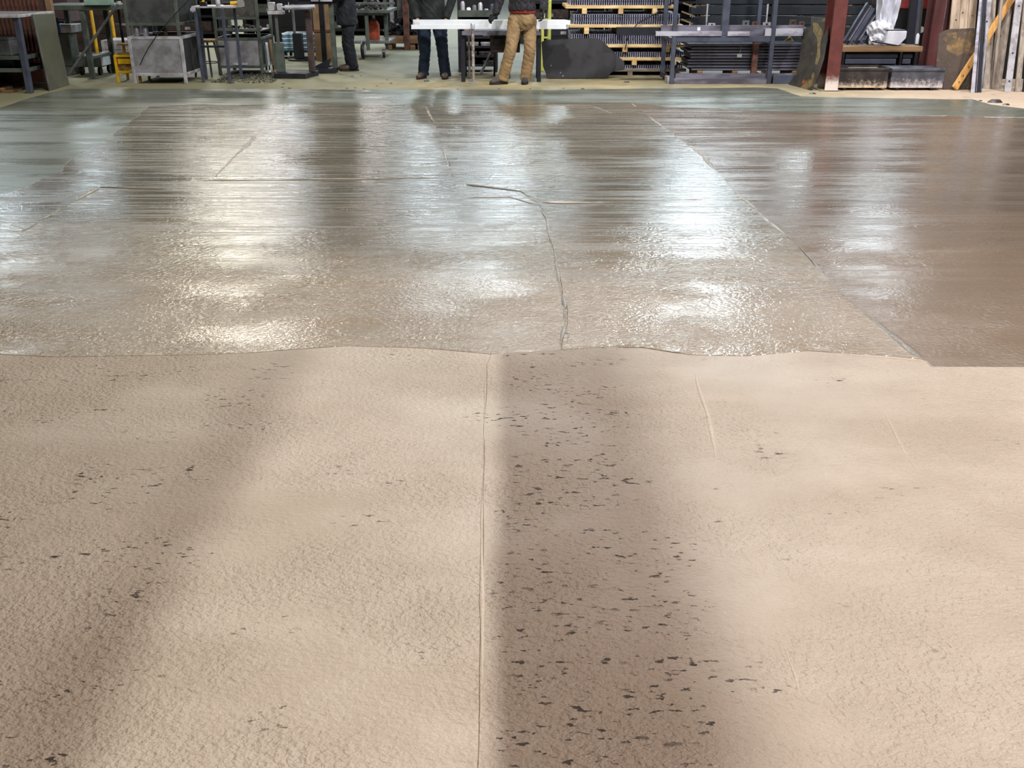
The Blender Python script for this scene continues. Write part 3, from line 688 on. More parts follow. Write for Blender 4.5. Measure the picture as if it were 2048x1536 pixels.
part(MB().box(xc-.08, xc+.08, Y+.02, Y+.18, .04, .46), 'column', M['black'], t, .008)
part(MB().lathe(xc-.05, Y+.1, [(.025, .46), (.025, 1.0)], 10), 'riser', M['grey'], t)
part(MB().box(xc-.16, xc+.1, Y, Y+.2, 1.0, 1.03), 'top_plate', M['dark'], t)
q = G(655, 147); Y = q.y; xa, xb = Xat(622, 140, Y), Xat(671, 140, Y)
t = thing('pipe_stand', ((xa+xb)/2, Y+.3, 0), 'dark green pipe stand on a base plate left of the person in navy coveralls', 'stand')
part(MB().box(xa, xb, Y, Y+.24, 0, .07), 'base_plate', M['dark'], t, .006)
xc = xb-.03
part(MB().box(xc-.03, xc+.04, Y+.1, Y+.17, .07, 1.02), 'post', M['grey_green'], t, .004)
part(MB().box(xa-.15, xb, Y+.04, Y+.22, 1.02, 1.06), 'top_beam', M['dark'], t, .005)
part(MB().prism([(xa-.02, Y+.08, .07), (xa+.25, Y+.08, .07), (xc-.05, Y+.08, .22)], (0, .08, 0)), 'gusset', M['dark'], t)
t = thing('round_pipe', (Xat(610, 4, Y+.4), Y+.3, 1.06), 'thick grey-blue pipe lying across the pipe stand', 'pipe')
xa, xb = Xat(590, 4, Y), Xat(660, 4, Y)
part(MB().tube([(xa, Y+.1, 1.11), (xb, Y+.2, 1.11)], .052, 16), 'pipe_wall', M['blue_steel'], t, smooth=True)
part(MB().tube([(xa-.004, Y+.1, 1.11), (xa+.02, Y+.103, 1.11)], .036, 14), 'bore', M['black'], t)
t = thing('flat_bar', (Xat(640, 6, Y+.3), Y+.35, 1.06), 'bright flat bar beside the thick grey-blue pipe', 'steel bar')
part(MB().bar((Xat(622, 6, Y), Y+.0, 1.075), (Xat(664, 4, Y), Y+.03, 1.075), .05, .03), 'bar_body', M['silver'], t, .003)
part(MB().bar((Xat(640, 12, Y), Y-.03, 1.075), (Xat(640, 12, Y), Y+.06, 1.075), .02, .02), 'clip', M['dark'], t)
# orange brown sheet and black post
Yb = 18.6
t = thing('hanging_panel', (Xat(646, 40, Yb), Yb, .5), 'orange-brown sheet standing behind the pipe stand', 'steel sheet')
part(MB().box(Xat(626, 40, Yb), Xat(668, 40, Yb), Yb, Yb+.02, 0, 1.4), 'sheet', M['tan'], t, .003)
part(MB().box(Xat(626, 40, Yb), Xat(668, 40, Yb), Yb-.02, Yb, .48, .52), 'stiffener', M['rust'], t, .003)
x = Xat(645, 50, 17.6)
t = thing('black_stanchion', (x, 17.6, 0), 'black stanchion in front of the orange-brown sheet', 'post')
part(MB().box(x-.12, x+.12, 17.5, 17.72, 0, .02), 'base', M['black'], t)
part(MB().box(x-.04, x+.04, 17.56, 17.64, .02, 1.02), 'shaft', M['black'], t, .005)
part(MB().box(x-.06, x+.06, 17.54, 17.66, 1.02, 1.08), 'cap', M['black'], t, .005)
# stack of blue plastic trays on a wire dolly
Yt = 19.0; xa, xb = Xat(562, 95, Yt), Xat(650, 95, Yt)
t = thing('wire_dolly', ((xa+xb)/2, Yt+.3, 0), 'low wire dolly with black wheels carrying the blue trays', 'dolly')
part(MB().box(xa, xb, Yt, Yt+.6, .11, .13), 'deck', M['dark'], t)
for k in range(7): part(MB().bar((xa+.02+k*(xb-xa-.04)/6, Yt-.005, .04), (xa+.02+k*(xb-xa-.04)/6, Yt-.005, .13), .008, .008), 'wire', M['white'], t)
part(MB().tube([(xa, Yt-.01, .045), (xb, Yt-.01, .045)], .008, 6), 'wire_rail', M['white'], t)
for xx in (xa+.06, xb-.06):
    for yy in (Yt+.08, Yt+.52): part(MB().lathe(xx-.02, yy, [(.055, 0), (.055, .04)], 12, 'x', .055), 'wheel', M['black'], t)
for k in range(4):
    z = .13+k*.075
    t = thing('plastic_tray', ((xa+xb)/2, Yt+.3, z), ('lowest', 'second', 'third', 'topmost')[k]+' tray of the blue plastic stack behind the pedestals', 'tray', 'blue trays on the dolly')
    part(MB().box(xa+.03, xb-.03, Yt+.03, Yt+.57, z, z+.055), 'tray_body', M['teal'], t, .008)
    mb = MB()
    for a_ in ((xa+.01, xb-.01, Yt+.01, Yt+.035), (xa+.01, xb-.01, Yt+.565, Yt+.59), (xa+.01, xa+.035, Yt+.01, Yt+.59), (xb-.035, xb-.01, Yt+.01, Yt+.59)): mb.box(*a_, z+.055, z+.075)
    part(mb, 'rim', M['white'], t)
    for j in range(6): part(MB().box(xa+.06+j*(xb-xa-.12)/6, xa+.09+j*(xb-xa-.12)/6, Yt+.018, Yt+.03, z+.008, z+.055), 'rib', M['teal'], t)
crate('dark_crate', Xat(545, 30, 21), Xat(640, 30, 21), 21, .8, 1.2, M['black'], 'tall near-black slatted crate far behind the pedestals')

# ================================================================== PEOPLE
def remeshed(mb, name, voxel, wrinkle=0, wscale=(18, 18, 26), seed=0, smooth_it=2):
    me = mb.mesh('tmp'); o = bpy.data.objects.new('tmp', me); COL.objects.link(o)
    md = o.modifiers.new('r', 'REMESH'); md.mode = 'VOXEL'; md.voxel_size = voxel; md.use_smooth_shade = True
    sm = o.modifiers.new('s', 'SMOOTH'); sm.iterations = smooth_it; sm.factor = .5
    dg = bpy.context.evaluated_depsgraph_get(); dg.update()
    out = bpy.data.meshes.new_from_object(o.evaluated_get(dg)); out.name = name
    bpy.data.objects.remove(o); bpy.data.meshes.remove(me)
    if wrinkle:
        nr = [v.normal.copy() for v in out.vertices]
        for v, n in zip(out.vertices, nr):
            c = v.co; q = mnoise.noise((c.x*wscale[0]+seed, c.y*wscale[1], c.z*wscale[2]+c.x*14))
            v.co = c+n*(wrinkle*(1-2*abs(q))-wrinkle*.4)
    out.polygons.foreach_set('use_smooth', [True]*len(out.polygons))
    return out
def mpart(me, name, m, parent, label=None):
    o = bpy.data.objects.new(name, me); COL.objects.link(o); me.transform(Matrix.Translation(-ORG[parent.name]))
    me.materials.append(m); o.parent = parent; ORG[o.name] = ORG[parent.name]; return tag(o, label=label)
def hand(mb, wr, d, n, side):
    # palm, four unequal bent fingers and a thumb that leaves the side of the palm
    d = d.normalized(); n = (n-d*n.dot(d)).normalized(); s = d.cross(n)*side
    mb.tube([wr-d*.03, wr, wr+d*.045, wr+d*.095], [(.026, .022), (.03, .02), (.042, .017), (.04, .014)], 12, up=n)
    for k, (o, L) in enumerate(((-.031, .068), (-.0105, .078), (.0105, .073), (.031, .056))):
        b = wr+d*.088+s*o; j1 = b+(d*.85+n*.45).normalized()*L*.5; j2 = j1+(d*.35+n*.9).normalized()*L*.35; j3 = j2+(n-d*.2).normalized()*L*.25
        mb.tube([b-d*.02, b, j1, j2, j3], [.0105, .0105, .0095, .009, .007], 8, up=s)
    b = wr+d*.03-s*.038; mb.tube([b+s*.015, b, b+(-s*.7+d*.7+n*.2).normalized()*.035, b+(-s*.35+d*.9+n*.5).normalized()*.065], [.014, .0135, .011, .008], 8, up=n)
def person(label, face, pel, legs, waist_z, arms, sh_z, mt, hem_z, foot_m, hood=False, seed=0, hem_part=None, hand_m=None):
    face = Vector((face[0], face[1], 0)).normalized(); lat = Vector((-face.y, face.x, 0)); U = Vector((0, 0, 1))  # lat = figure's left... sign only
    base = Vector((pel.x, pel.y, 0))
    t = thing('person', base, label, 'person')
    up = pel+Vector((0, 0, sh_z-pel.z))
    neck = up+U*.09; hc = neck+U*.15+face*.03
    # ---- skin: one continuous body
    b = MB()
    b.tube([pel-U*.1, pel, pel+U*.18, pel+U*.34, up-U*.02, up+U*.04, neck, neck+U*.06], [(.14, .1), (.16, .11), (.135, .095), (.165, .11), (.17, .085), (.09, .07), (.058, .06), (.055, .06)], 18, up=face)
    H = [(-.118, .028, .03, .055), (-.10, .046, .05, .045), (-.06, .06, .08, .015), (0, .072, .096, 0), (.05, .076, .1, -.006), (.09, .064, .084, -.008), (.117, .03, .04, -.01)]
    b.tube([hc+U*z+face*f for z, rx, ry, f in H], [(rx, ry) for z, rx, ry, f in H], 18, up=face)
    b.tube([hc+face*.085+U*.02, hc+face*.105-U*.005, hc+face*.112-U*.028, hc+face*.09-U*.036], [.010, .013, .017, .012], 8)
    b.tube([hc+face*.082-U*.062-lat*.022, hc+face*.094-U*.06, hc+face*.082-U*.062+lat*.022], [.006, .010, .006], 8)
    for sg in (1, -1):
        e = hc+lat*sg*.074-face*.005; b.tube([e-U*.03, e-U*.01+lat*sg*.008, e+U*.02+lat*sg*.012, e+U*.032], [(.006, .010), (.009, .016), (.009, .02), (.005, .01)], 8, up=face)
        b.tube([hc+face*.085+lat*sg*.012+U*.028, hc+face*.082+lat*sg*.045+U*.026], [.009, .007], 8)
    for sh, el, wr, hd, hn, sd in arms:
        b.tube([up+(sh-up)*.4, sh, sh+(el-sh)*.5, el, el+(wr-el)*.35, wr], [.06, .056, .046, .038, .036, .026], 12)
        if hand_m is None: hand(b, wr, hd, hn, sd)
    for hip, knee, ank, toe in legs:
        b.tube([hip+U*.05, hip, hip+(knee-hip)*.5, knee, knee+(ank-knee)*.35, ank, ank-U*.04], [.08, .085, .07, .052, .05, .034, .034], 12)
        f = (toe-ank); f.z = 0; f.normalize(); h0 = Vector((ank.x, ank.y, .045))
        b.tube([h0-f*.07, h0, h0+f*.1, h0+f*.17], [(.03, .035), (.036, .04), (.04, .025), (.03, .016)], 10)
    mpart(remeshed(b, 'body', .0075), 'body', M['skin'], t)
    if hand_m is not None:
        for sh, el, wr, hd, hn, sd in arms:
            g = MB(); hand(g, wr, hd, hn, sd); g.tube([wr-hd.normalized()*.07, wr-hd.normalized()*.02, wr], [.04, .036, .03], 10)
            mpart(remeshed(g, 'glove', .006), 'glove', hand_m, t)
    for sg in (1, -1):
        e = MB(); c = hc+face*.079+lat*sg*.031+U*.012
        e.tube([c-face*.008, c-face*.003, c+face*.005, c+face*.009], [.005, .009, .008, .003], 10); eo = part(e, 'eye', M['eyew'], t, smooth=True)
        e = MB(); e.tube([c+face*.0075, c+face*.0095], [.0045, .003], 8); part(e, 'iris', M['hair'], eo)
    # ---- trousers
    b = MB()
    wz = pel+U*(waist_z-pel.z)
    b.tube([pel-U*.17, pel-U*.08, pel+U*.02, wz-U*.02, wz], [(.14, .1), (.19, .135), (.195, .14), (.175, .125), (.172, .122)], 20, up=face)
    for i, (hip, knee, ank, toe) in enumerate(legs):
        hem = ank+(ank-knee).normalized()*.03
        b.tube([hip+U*.06, hip, hip+(knee-hip)*.5, knee, knee+(hem-knee)*.4, knee+(hem-knee)*.85, hem], [.1, .108, .096, .083, .082, .08, .086], 16)
    mpart(remeshed(b, 'trousers', .012, .009, (9, 9, 20), seed), 'trousers', mt[0], t)
    # ---- jacket with sleeves
    b = MB(); hz = pel+U*(hem_z-pel.z)
    wf = 1.08 if hem_z < .8 else 1.0
    b.tube([hz, hz+U*.05, pel+U*.2, pel+U*.36, up-U*.03, up+U*.045, neck-U*.005], [(.205*wf, .155*wf), (.21*wf, .16*wf), (.195, .15), (.205, .15), (.19, .115), (.11, .09), (.075, .075)], 20, up=face)
    for sh, el, wr, hd, hn, sd in arms:
        b.tube([up+(sh-up)*.35, sh, sh+(el-sh)*.5, el, el+(wr-el)*.5, wr-(wr-el).normalized()*.01], [.09, .09, .078, .068, .06, .052], 14)
    mpart(remeshed(b, 'jacket', .012, .008, (8, 8, 14), seed+3), 'jacket', mt[1], t)
    if hem_part:
        b = MB(); b.tube([hz-U*.02, hz+U*.012], [(.2, .148), (.2, .15)], 24, up=face); part(b, 'shirt_hem', M['redcloth'], t, smooth=True, label='red shirt hem showing under the jacket')
    # ---- boots
    for hip, knee, ank, toe in legs:
        f = (toe-ank); f.z = 0; f.normalize(); a0 = Vector((ank.x, ank.y, 0))
        b = MB()
        b.tube([a0-f*.075+U*.055, a0-f*.03+U*.06, a0+f*.06+U*.055, a0+f*.14+U*.045, a0+f*.19+U*.038, a0+f*.215+U*.03], [(.036, .04), (.042, .05), (.046, .045), (.05, .038), (.044, .03), (.02, .015)], 14)
        b.tube([a0+U*.03, a0+U*.1, a0+U*.17], [.052, .052, .055], 12)
        bo = mpart(remeshed(b, 'boot', .01), 'boot', foot_m, t)
        s_ = MB(); pr = []
        for k in range(16):
            q = 2*math.pi*k/16; u, v_ = math.cos(q), math.sin(q)
            pr.append(a0+f*(.07+.155*u)+f.cross(U)*(.05*v_*(1 if u > -.3 else .85)))
        s_.prism(pr, (0, 0, .028)); part(s_, 'sole', M['sole'], bo)
    # ---- hair
    b = MB(); Hh = [(-.05, .066, .07, -.03), (0, .078, .088, -.022), (.05, .083, .102, -.012), (.095, .07, .088, -.012), (.126, .03, .04, -.012)]
    b.tube([hc+U*z+face*f for z, rx, ry, f in Hh], [(rx, ry) for z, rx, ry, f in Hh], 16, up=face); mpart(remeshed(b, 'hair', .01, .003, (60, 60, 60)), 'hair', M['hair'], t)
    return t
V = Vector
# khaki trousers, at the right end of the bench
Yk = 14.98
pel = V((Xat(1044, 35, Yk+.1), Yk+.1, .90)); fc = V((-.55, -.83, 0))
legsK = [(P(1031, 42, Yk+.08), P(1021, 100, Yk-.02), P(1006, 156, Yk), V((G(978, 170).x, G(978, 170).y, 0))),
         (P(1058, 42, Yk+.14), P(1060, 100, Yk+.04), P(1051, 155, Yk+.1), V((G(1043, 174).x, G(1043, 174).y-.05, 0)))]
shz = 1.46; up = V((pel.x+.03, pel.y, shz))
wL = P(990, 30, Yk+.05); wR = V((pel.x+.30, pel.y-.05, .98))
arms = [(V((pel.x-.17, pel.y-.06, shz-.04)), V((pel.x-.30, pel.y-.02, 1.17)), wL, V((-.6, .1, -.6)), V((-.3, .4, -.6)), 1),
        (V((pel.x+.20, pel.y+.08, shz-.04)), V((pel.x+.32, pel.y+.12, 1.18)), wR, V((-.1, -.2, -1)), V((-1, -.3, 0)), -1)]
person('person in khaki work trousers and dark jacket leaning over the white bars', fc, pel, legsK, 1.0, arms, shz, (M['khaki'], M['charcoal']), .985, M['greyshoe'], seed=1, hem_part=True, hand_m=M['glove'])
# jeans, behind the bench
Yj = 15.78
pel = V((Xat(864, 50, Yj), Yj, .89)); fc = V((-.1, -1, 0))
legsJ = [(P(847, 58, Yj), P(850, 103, Yj-.04), P(847, 146, Yj-.02), V((Xat(836, 150, Yj), Yj-.25, 0))),
         (P(880, 58, Yj), P(885, 103, Yj-.04), P(891, 149, Yj-.02), V((Xat(890, 150, Yj), Yj-.3, 0)))]
arms = [(V((pel.x-.21, pel.y, 1.43)), V((pel.x-.30, pel.y+.02, 1.13)), V((pel.x-.20, pel.y-.17, .845)), V((.15, -.25, -1)), V((.2, -1, .2)), -1),
        (V((pel.x+.21, pel.y, 1.43)), V((pel.x+.31, pel.y+.02, 1.13)), V((pel.x+.22, pel.y-.17, .845)), V((-.1, -.25, -1)), V((-.2, -1, .2)), 1)]
person('person in blue jeans and dark green jacket standing behind the white bars', fc, pel, legsJ, 1.0, arms, 1.47, (M['jeans'], M['coat']), .82, M['boot'], seed=5)
# navy coveralls, in profile
Yn = 16.9
pel = V((Xat(694, 45, Yn), Yn, .90)); fc = V((-1, -.12, 0))
legsN = [(P(695, 45, Yn-.08), P(698, 88, Yn-.08), P(707, 133, Yn-.06), V((Xat(680, 140, Yn), Yn-.09, 0))),
         (P(697, 45, Yn+.1), P(694, 88, Yn+.1), P(702, 130, Yn+.12), V((Xat(672, 140, Yn), Yn+.08, 0)))]
arms = [(V((pel.x, pel.y-.2, 1.42)), V((pel.x-.02, pel.y-.25, 1.12)), V((pel.x-.25, pel.y-.2, 1.08)), V((-1, .1, 0)), V((0, .4, -1)), 1),
        (V((pel.x, pel.y+.2, 1.42)), V((pel.x-.02, pel.y+.25, 1.12)), V((pel.x-.25, pel.y+.2, 1.08)), V((-1, -.1, 0)), V((0, -.4, -1)), -1)]
person('person in navy coat and trousers standing side-on by the pipe stand', fc, pel, legsN, 1.0, arms, 1.46, (M['navy'], M['navy']), .70, M['boot'], seed=9)

# ================================================================== MIDDLE: carts, bench, white bars
Yc = 18.9
t = thing('wheeled_cart', (Xat(748, 60, Yc+.5), Yc+.6, 0), 'grey-green wheeled cart behind the person in navy, with an orange cylinder on it', 'cart')
xa, xb = Xat(733, 60, Yc), Xat(769, 60, Yc)
for xx, yy in ((xa, Yc+.1), (xb, Yc+.3), (xa-.15, Yc+1.1), (xb-.12, Yc+1.2)):
    part(MB().box(xx-.03, xx+.03, yy-.03, yy+.03, .15, .95), 'leg', M['grey_green'], t, .004)
part(MB().box(xa-.4, xb+.1, Yc, Yc+1.3, .78, .83), 'upper_shelf', M['grey_green'], t, .005)
part(MB().box(xa-.35, xb+.06, Yc+.08, Yc+1.25, .26, .30), 'lower_shelf', M['grey'], t, .005)
part(MB().box(xa-.4, xb+.2, Yc+.02, Yc+.06, .92, .96), 'handle_rail', M['grey'], t, .004)
xw = Xat(724, 108, Yc-.2); zc = .16
wz = part(MB().lathe(xw, Yc-.03, [(.10, -.03), (.14, -.025), (.15, 0), (.14, .025), (.10, .03)], 24, 'x', zc), 'wheel', M['black'], t, smooth=True)
part(MB().lathe(xw, Yc-.03, [(.095, -.036), (.095, .034)], 18, 'x', zc), 'rim', M['galv'], wz)
q = Xat(768, 105, Yc+.3)
cs = part(MB().lathe(q-.02, Yc+.3, [(.06, 0), (.06, .04)], 14, 'x', .06), 'caster', M['black'], t)
part(MB().box(q-.035, q+.035, Yc+.26, Yc+.36, .07, .15), 'caster_fork', M['galv'], cs, .004)
t = thing('propane_cylinder', (Xat(746, 60, Yc+.5), Yc+.55, .30), 'orange cylinder standing on the lower shelf of the wheeled cart', 'cylinder')
xx = Xat(747, 45, Yc+.5)
part(MB().lathe(xx, Yc+.55, [(.09, .30), (.1, .32), (.1, .56), (.06, .64), (.03, .66)], 18), 'cylinder_body', M['orange'], t, smooth=True)
part(MB().lathe(xx, Yc+.55, [(.025, .66), (.025, .72)], 8), 'valve', M['galv'], t)
heap('tool_heap', xa-.25, xb-.05, Yc+.15, Yc+1.1, .831, .12, 60, M['scrap'], 'small heap of dark tools and offcuts on top of the wheeled cart', 'tools', 11, .03, .08)
# far brown rack
Yf = 21.0
t = thing('low_rack', (Xat(790, 60, Yf), Yf+.4, 0), 'low brown timber rack far back between the two standing people', 'rack')
xa, xb = Xat(768, 80, Yf), Xat(850, 80, Yf)
xs = Xat(813, 60, Yf-.1)
part(MB().box(xs-.06, xs+.05, Yf-.1, Yf, 0, 1.15), 'post', M['rust'], t, .005)
part(MB().box(xa, xs-.06, Yf-.06, Yf+.02, .12, .27), 'front_beam', M['brown_wood'], t, .005)
part(MB().box(xs+.05, xb, Yf-.06, Yf+.02, .12, .27), 'front_beam', M['brown_wood'], t, .005)
part(MB().box(xa, xb, Yf+.02, Yf+.9, .22, .26), 'deck', M['rustdark'], t)
for xx in (xa+.1, xs+.1, xb-.1): part(MB().box(xx-.05, xx+.05, Yf, Yf+.8, 0, .22), 'foot', M['brown_wood'], t, .005)
part(MB().box(xa, xb, Yf+.8, Yf+.88, .26, 1.3), 'back_board', M['black'], t)
heap('scrap_heap', xa+.05, xb-.05, Yf+.05, Yf+.75, .26, .35, 260, M['dark'], 'dark heap of steel offcuts on the low brown timber rack', 'scrap', 12, .04, .13)
for i, (px, m) in enumerate([(782, 'galv'), (797, 'grey'), (806, 'blue_steel')]):
    xx = Xat(px, 40, Yf+.5)
    t = thing('upright_channel', (xx, Yf+.76, .26), ('left', 'middle', 'right')[i]+' of three upright steel channels at the back of the low brown rack', 'steel bar')
    part(MB().box(xx-.04, xx+.04, Yf+.74, Yf+.76, .26, 1.2), 'web', M[m], t, .003)
    part(MB().box(xx-.04, xx-.03, Yf+.70, Yf+.74, .26, 1.2).box(xx+.03, xx+.04, Yf+.70, Yf+.74, .26, 1.2), 'flange', M[m], t)

# bench under the white bars
Yb = 15.18
xa, xb = Xat(924, 100, Yb), Xat(1082, 100, Yb)
t = thing('saw_bench', ((xa+xb)/2, Yb+.3, 0), 'dark steel bench that carries the white bars', 'bench')
for px in (926, 1078):
    xx = Xat(px, 110, Yb+.1)
    part(MB().box(xx-.03, xx+.03, Yb+.07, Yb+.13, .0, .70), 'leg', M['dark'], t, .004)
    part(MB().box(xx-.03, xx+.03, Yb+.62, Yb+.68, .0, .70), 'leg', M['dark'], t, .004)
    part(MB().box(xx-.02, xx+.02, Yb+.13, Yb+.62, .12, .16), 'foot_rail', M['dark'], t, .003)
part(MB().box(xa, xb, Yb+.03, Yb+.10, .65, .705), 'front_beam', M['mill'], t, .004)
part(MB().box(xa, xb, Yb+.62, Yb+.69, .65, .705), 'back_beam', M['mill'], t, .004)
part(MB().box(xa+.02, xb-.02, Yb+.10, Yb+.62, .68, .70), 'top_sheet', M['dark'], t)
q0, q1 = Xat(980, 80, Yb+.25), Xat(1040, 80, Yb+.25)
part(MB().box(q0, q1, Yb+.2, Yb+.5, .40, .66), 'motor_box', M['rustdark'], t, .008)
part(MB().box(q0+.05, q0+.2, Yb+.185, Yb+.2, .5, .6), 'motor_cover', M['black'], t, .004)
def white_bar(x0, x1, y, z, label):
    t = thing('white_bar', ((x0+x1)/2, y, z), label, 'bar', 'white bars across the bench')
    w, h, k = .062, .058, .006; mb = MB()
    mb.box(x0, x1, y, y+w, z, z+k).box(x0, x1, y, y+w, z+h-k, z+h).box(x0, x1, y, y+k, z+k, z+h-k).box(x0, x1, y+w-k, y+w, z+k, z+h-k)
    part(mb, 'tube_wall', M['white'], t)
    part(MB().box(x0+.004, x0+.008, y+k, y+w-k, z+k, z+h-k), 'end_plug', M['galv'], t); part(MB().box(x1-.008, x1-.004, y+k, y+w-k, z+k, z+h-k), 'end_plug', M['galv'], t)
zb = .735; ROW = ['front', 'second', 'third', 'rear']
# two bearers lie on the bench, the bars rest on them
for px in (935, 1070):
    xx = Xat(px, 60, Yb+.1)
    solo(MB().box(xx-.03, xx+.03, Yb+.03, Yb+.6, .705, .735), 'bearer_block', M['greywood'], ('left' if px < 1000 else 'right')+' wooden bearer between the dark bench and the white bars', 'bearer', bevel=.003)
for k in range(4):
    white_bar(Xat(822+3*k, 54, Yb), Xat(1133+2*k, 54, Yb), Yb+.04+k*.064, zb, ROW[k]+' white square tube in the bottom layer on the bench')
for k in range(4):
    white_bar(Xat(838-5*k, 45, Yb), Xat(1141-3*k, 45, Yb), Yb+.045+k*.064, zb+.0585, ROW[k]+' white square tube in the top layer on the bench')
def standpipe(px, y0, y1, m, label, r=.022, cap=True):
    q = G(px, y1); t = thing('stand_pipe', (q.x, q.y, 0), label, 'pipe')
    zt = Zat(y0, q.y)
    part(MB().lathe(q.x, q.y, [(.07, 0), (.07, .012), (.03, .02)], 12), 'foot', M['galv'], t)
    part(MB().lathe(q.x, q.y, [(r, .02), (r, zt-.06)], 12), 'tube', m, t, smooth=True)
    if cap: part(MB().lathe(q.x, q.y, [(r*1.4, zt-.08), (r*1.5, zt-.02), (r, zt)], 12), 'cap', M['silver'], t, smooth=True)
standpipe(939, 63, 156, M['galv'], 'pale thin stand pipe left of the clamp pipe at the dark bench', .018, False)
standpipe(947, 46, 167, stained('worn_pipe', (150, 140, 128), (110, 100, 92), (190, 186, 184), 9), 'worn steel clamp pipe with a bright cap in front of the white bars')
# saw horse stool
Ys = 15.75
t = thing('saw_stool', (Xat(985, 120, Ys), Ys+.15, 0), 'small saw stool with splayed legs under the white bars', 'stool')
xa, xb = Xat(981, 100, Ys), Xat(1016, 100, Ys)
part(MB().box(xa, xb, Ys, Ys+.3, .385, .415), 'seat', M['greywood'], t, .004)
part(MB().bar((xa+.02, Ys+.05, .385), P(962, 146, Ys-.1), .03, .03), 'leg', M['mill'], t)
part(MB().bar((xb-.02, Ys+.05, .385), (xb+.02, Ys-.05, 0), .03, .03), 'leg', M['mill'], t)
part(MB().bar((xa+.06, Ys+.25, .385), (xa+.05, Ys+.32, 0), .03, .03), 'leg', M['dark'], t)
part(MB().bar((xb-.02, Ys+.25, .385), (xb+.02, Ys+.32, 0), .03, .03), 'leg', M['dark'], t)
# tool rack behind the bench
Yt = 16.6; xa, xb = Xat(918, 60, Yt), Xat(992, 60, Yt)
t = thing('tool_rack', ((xa+xb)/2, Yt+.25, 0), 'dark tool rack of thin shelves behind the white bars', 'rack')
for xx in (xa, xb):
    part(MB().box(xx-.02, xx+.02, Yt, Yt+.04, 0, 1.35), 'post', M['dark'], t, .003); part(MB().box(xx-.02, xx+.02, Yt+.46, Yt+.5, 0, 1.35), 'post', M['dark'], t, .003)
for z in (.10, .24, .38, .52, .66, .84):
    part(MB().box(xa, xb, Yt+.01, Yt+.49, z, z+.02), 'shelf', M['black'], t)
    part(MB().box(xa, xb, Yt-.005, Yt+.01, z-.01, z+.025), 'shelf_lip', M['dark'], t)
part(MB().box(xa, xb, Yt+.49, Yt+.5, .05, 1.3), 'back_panel', M['black'], t)
part(MB().box(xa-.01, xb+.01, Yt-.03, Yt-.005, .83, .93), 'tray_front', M['grey_green'], t, .004)
rd = random.Random(4)
for i, (nm, hgt, m) in enumerate([('steel_bottle', .22, 'galv'), ('pale_jar', .12, 'white'), ('grey_can', .16, 'grey'), ('steel_bottle', .2, 'silver'), ('pale_jar', .1, 'galv'), ('grey_can', .18, 'blue_steel')]):
    xx = xa+.06+i*(xb-xa-.12)/5
    t = thing(nm, (xx, Yt+.1, .86), ['tall steel bottle at the left end of the top shelf of the dark tool rack', 'short pale jar, second from left on the top shelf of the tool rack', 'grey can, third from left on the top shelf of the tool rack',
              'bright steel bottle, third from right on the top shelf of the tool rack', 'short grey jar, second from right on the top shelf of the tool rack', 'blue-grey can at the right end of the top shelf of the tool rack'][i], nm.split('_')[1])
    part(MB().lathe(xx, Yt+.1, [(.035, .86), (.035, .86+hgt*.75), (.02, .86+hgt*.9)], 12), 'vessel', M[m], t, smooth=True)
    part(MB().lathe(xx, Yt+.1, [(.02, .86+hgt*.9), (.02, .86+hgt)], 10), 'cap', M['dark'], t)
for i in range(10):
    z = (.12, .26, .40, .54, .68)[i % 5]; xx = xa+.14+(i//5)*.27+.03*(i % 3)
    m = ('scrap', 'galv', 'dark', 'scrap', 'mill')[(i*3) % 5]
    t = thing('parts_tray', (xx, Yt+.15, z), 'small %s parts tray on the %s shelf of the tool rack, %s side' % ({'scrap': 'brown', 'galv': 'pale', 'dark': 'dark', 'mill': 'steel'}[m], ('bottom', 'second', 'third', 'fourth', 'fifth')[i % 5], 'left' if i < 5 else 'right'), 'tray', 'parts trays on the tool rack')
    part(MB().box(xx-.1, xx+.1, Yt+.04, Yt+.3, z, z+.05), 'tray_body', M[m], t, .006)
    part(MB().box(xx-.104, xx+.104, Yt+.03, Yt+.04, z+.03, z+.06), 'tray_lip', M[m], t)
# lime green step ladder
Yl = 16.9
t = thing('step_ladder', (Xat(1095, 40, Yl), Yl+.4, 0), 'lime green step ladder standing behind the black octagonal plates', 'ladder')
for px in (1086, 1100):
    xx = Xat(px, 60, Yl)
    part(MB().bar((xx-.01, Yl-.1, 0), (xx+.005, Yl+.25, 1.7), .045, .03), 'rail', M['lime'], t, .004)
    part(MB().bar((xx-.01, Yl+.8, 0), (xx+.005, Yl+.3, 1.7), .035, .025), 'rear_rail', M['lime'], t, .004)
for k in range(6): part(MB().box(Xat(1086, 60, Yl), Xat(1100, 60, Yl), Yl-.07+k*.055, Yl+.02+k*.055, .22+k*.27, .245+k*.27), 'step', M['lime'], t, .003)
part(MB().box(Xat(1082, 60, Yl)-.02, Xat(1104, 60, Yl)+.02, Yl+.18, Yl+.36, 1.7, 1.74), 'top_cap', M['lime'], t, .004)
part(MB().box(Xat(1084, 20, Yl), Xat(1090, 20, Yl), Yl+.02, Yl+.04, .80, .95), 'label_plate', M['white'], t)

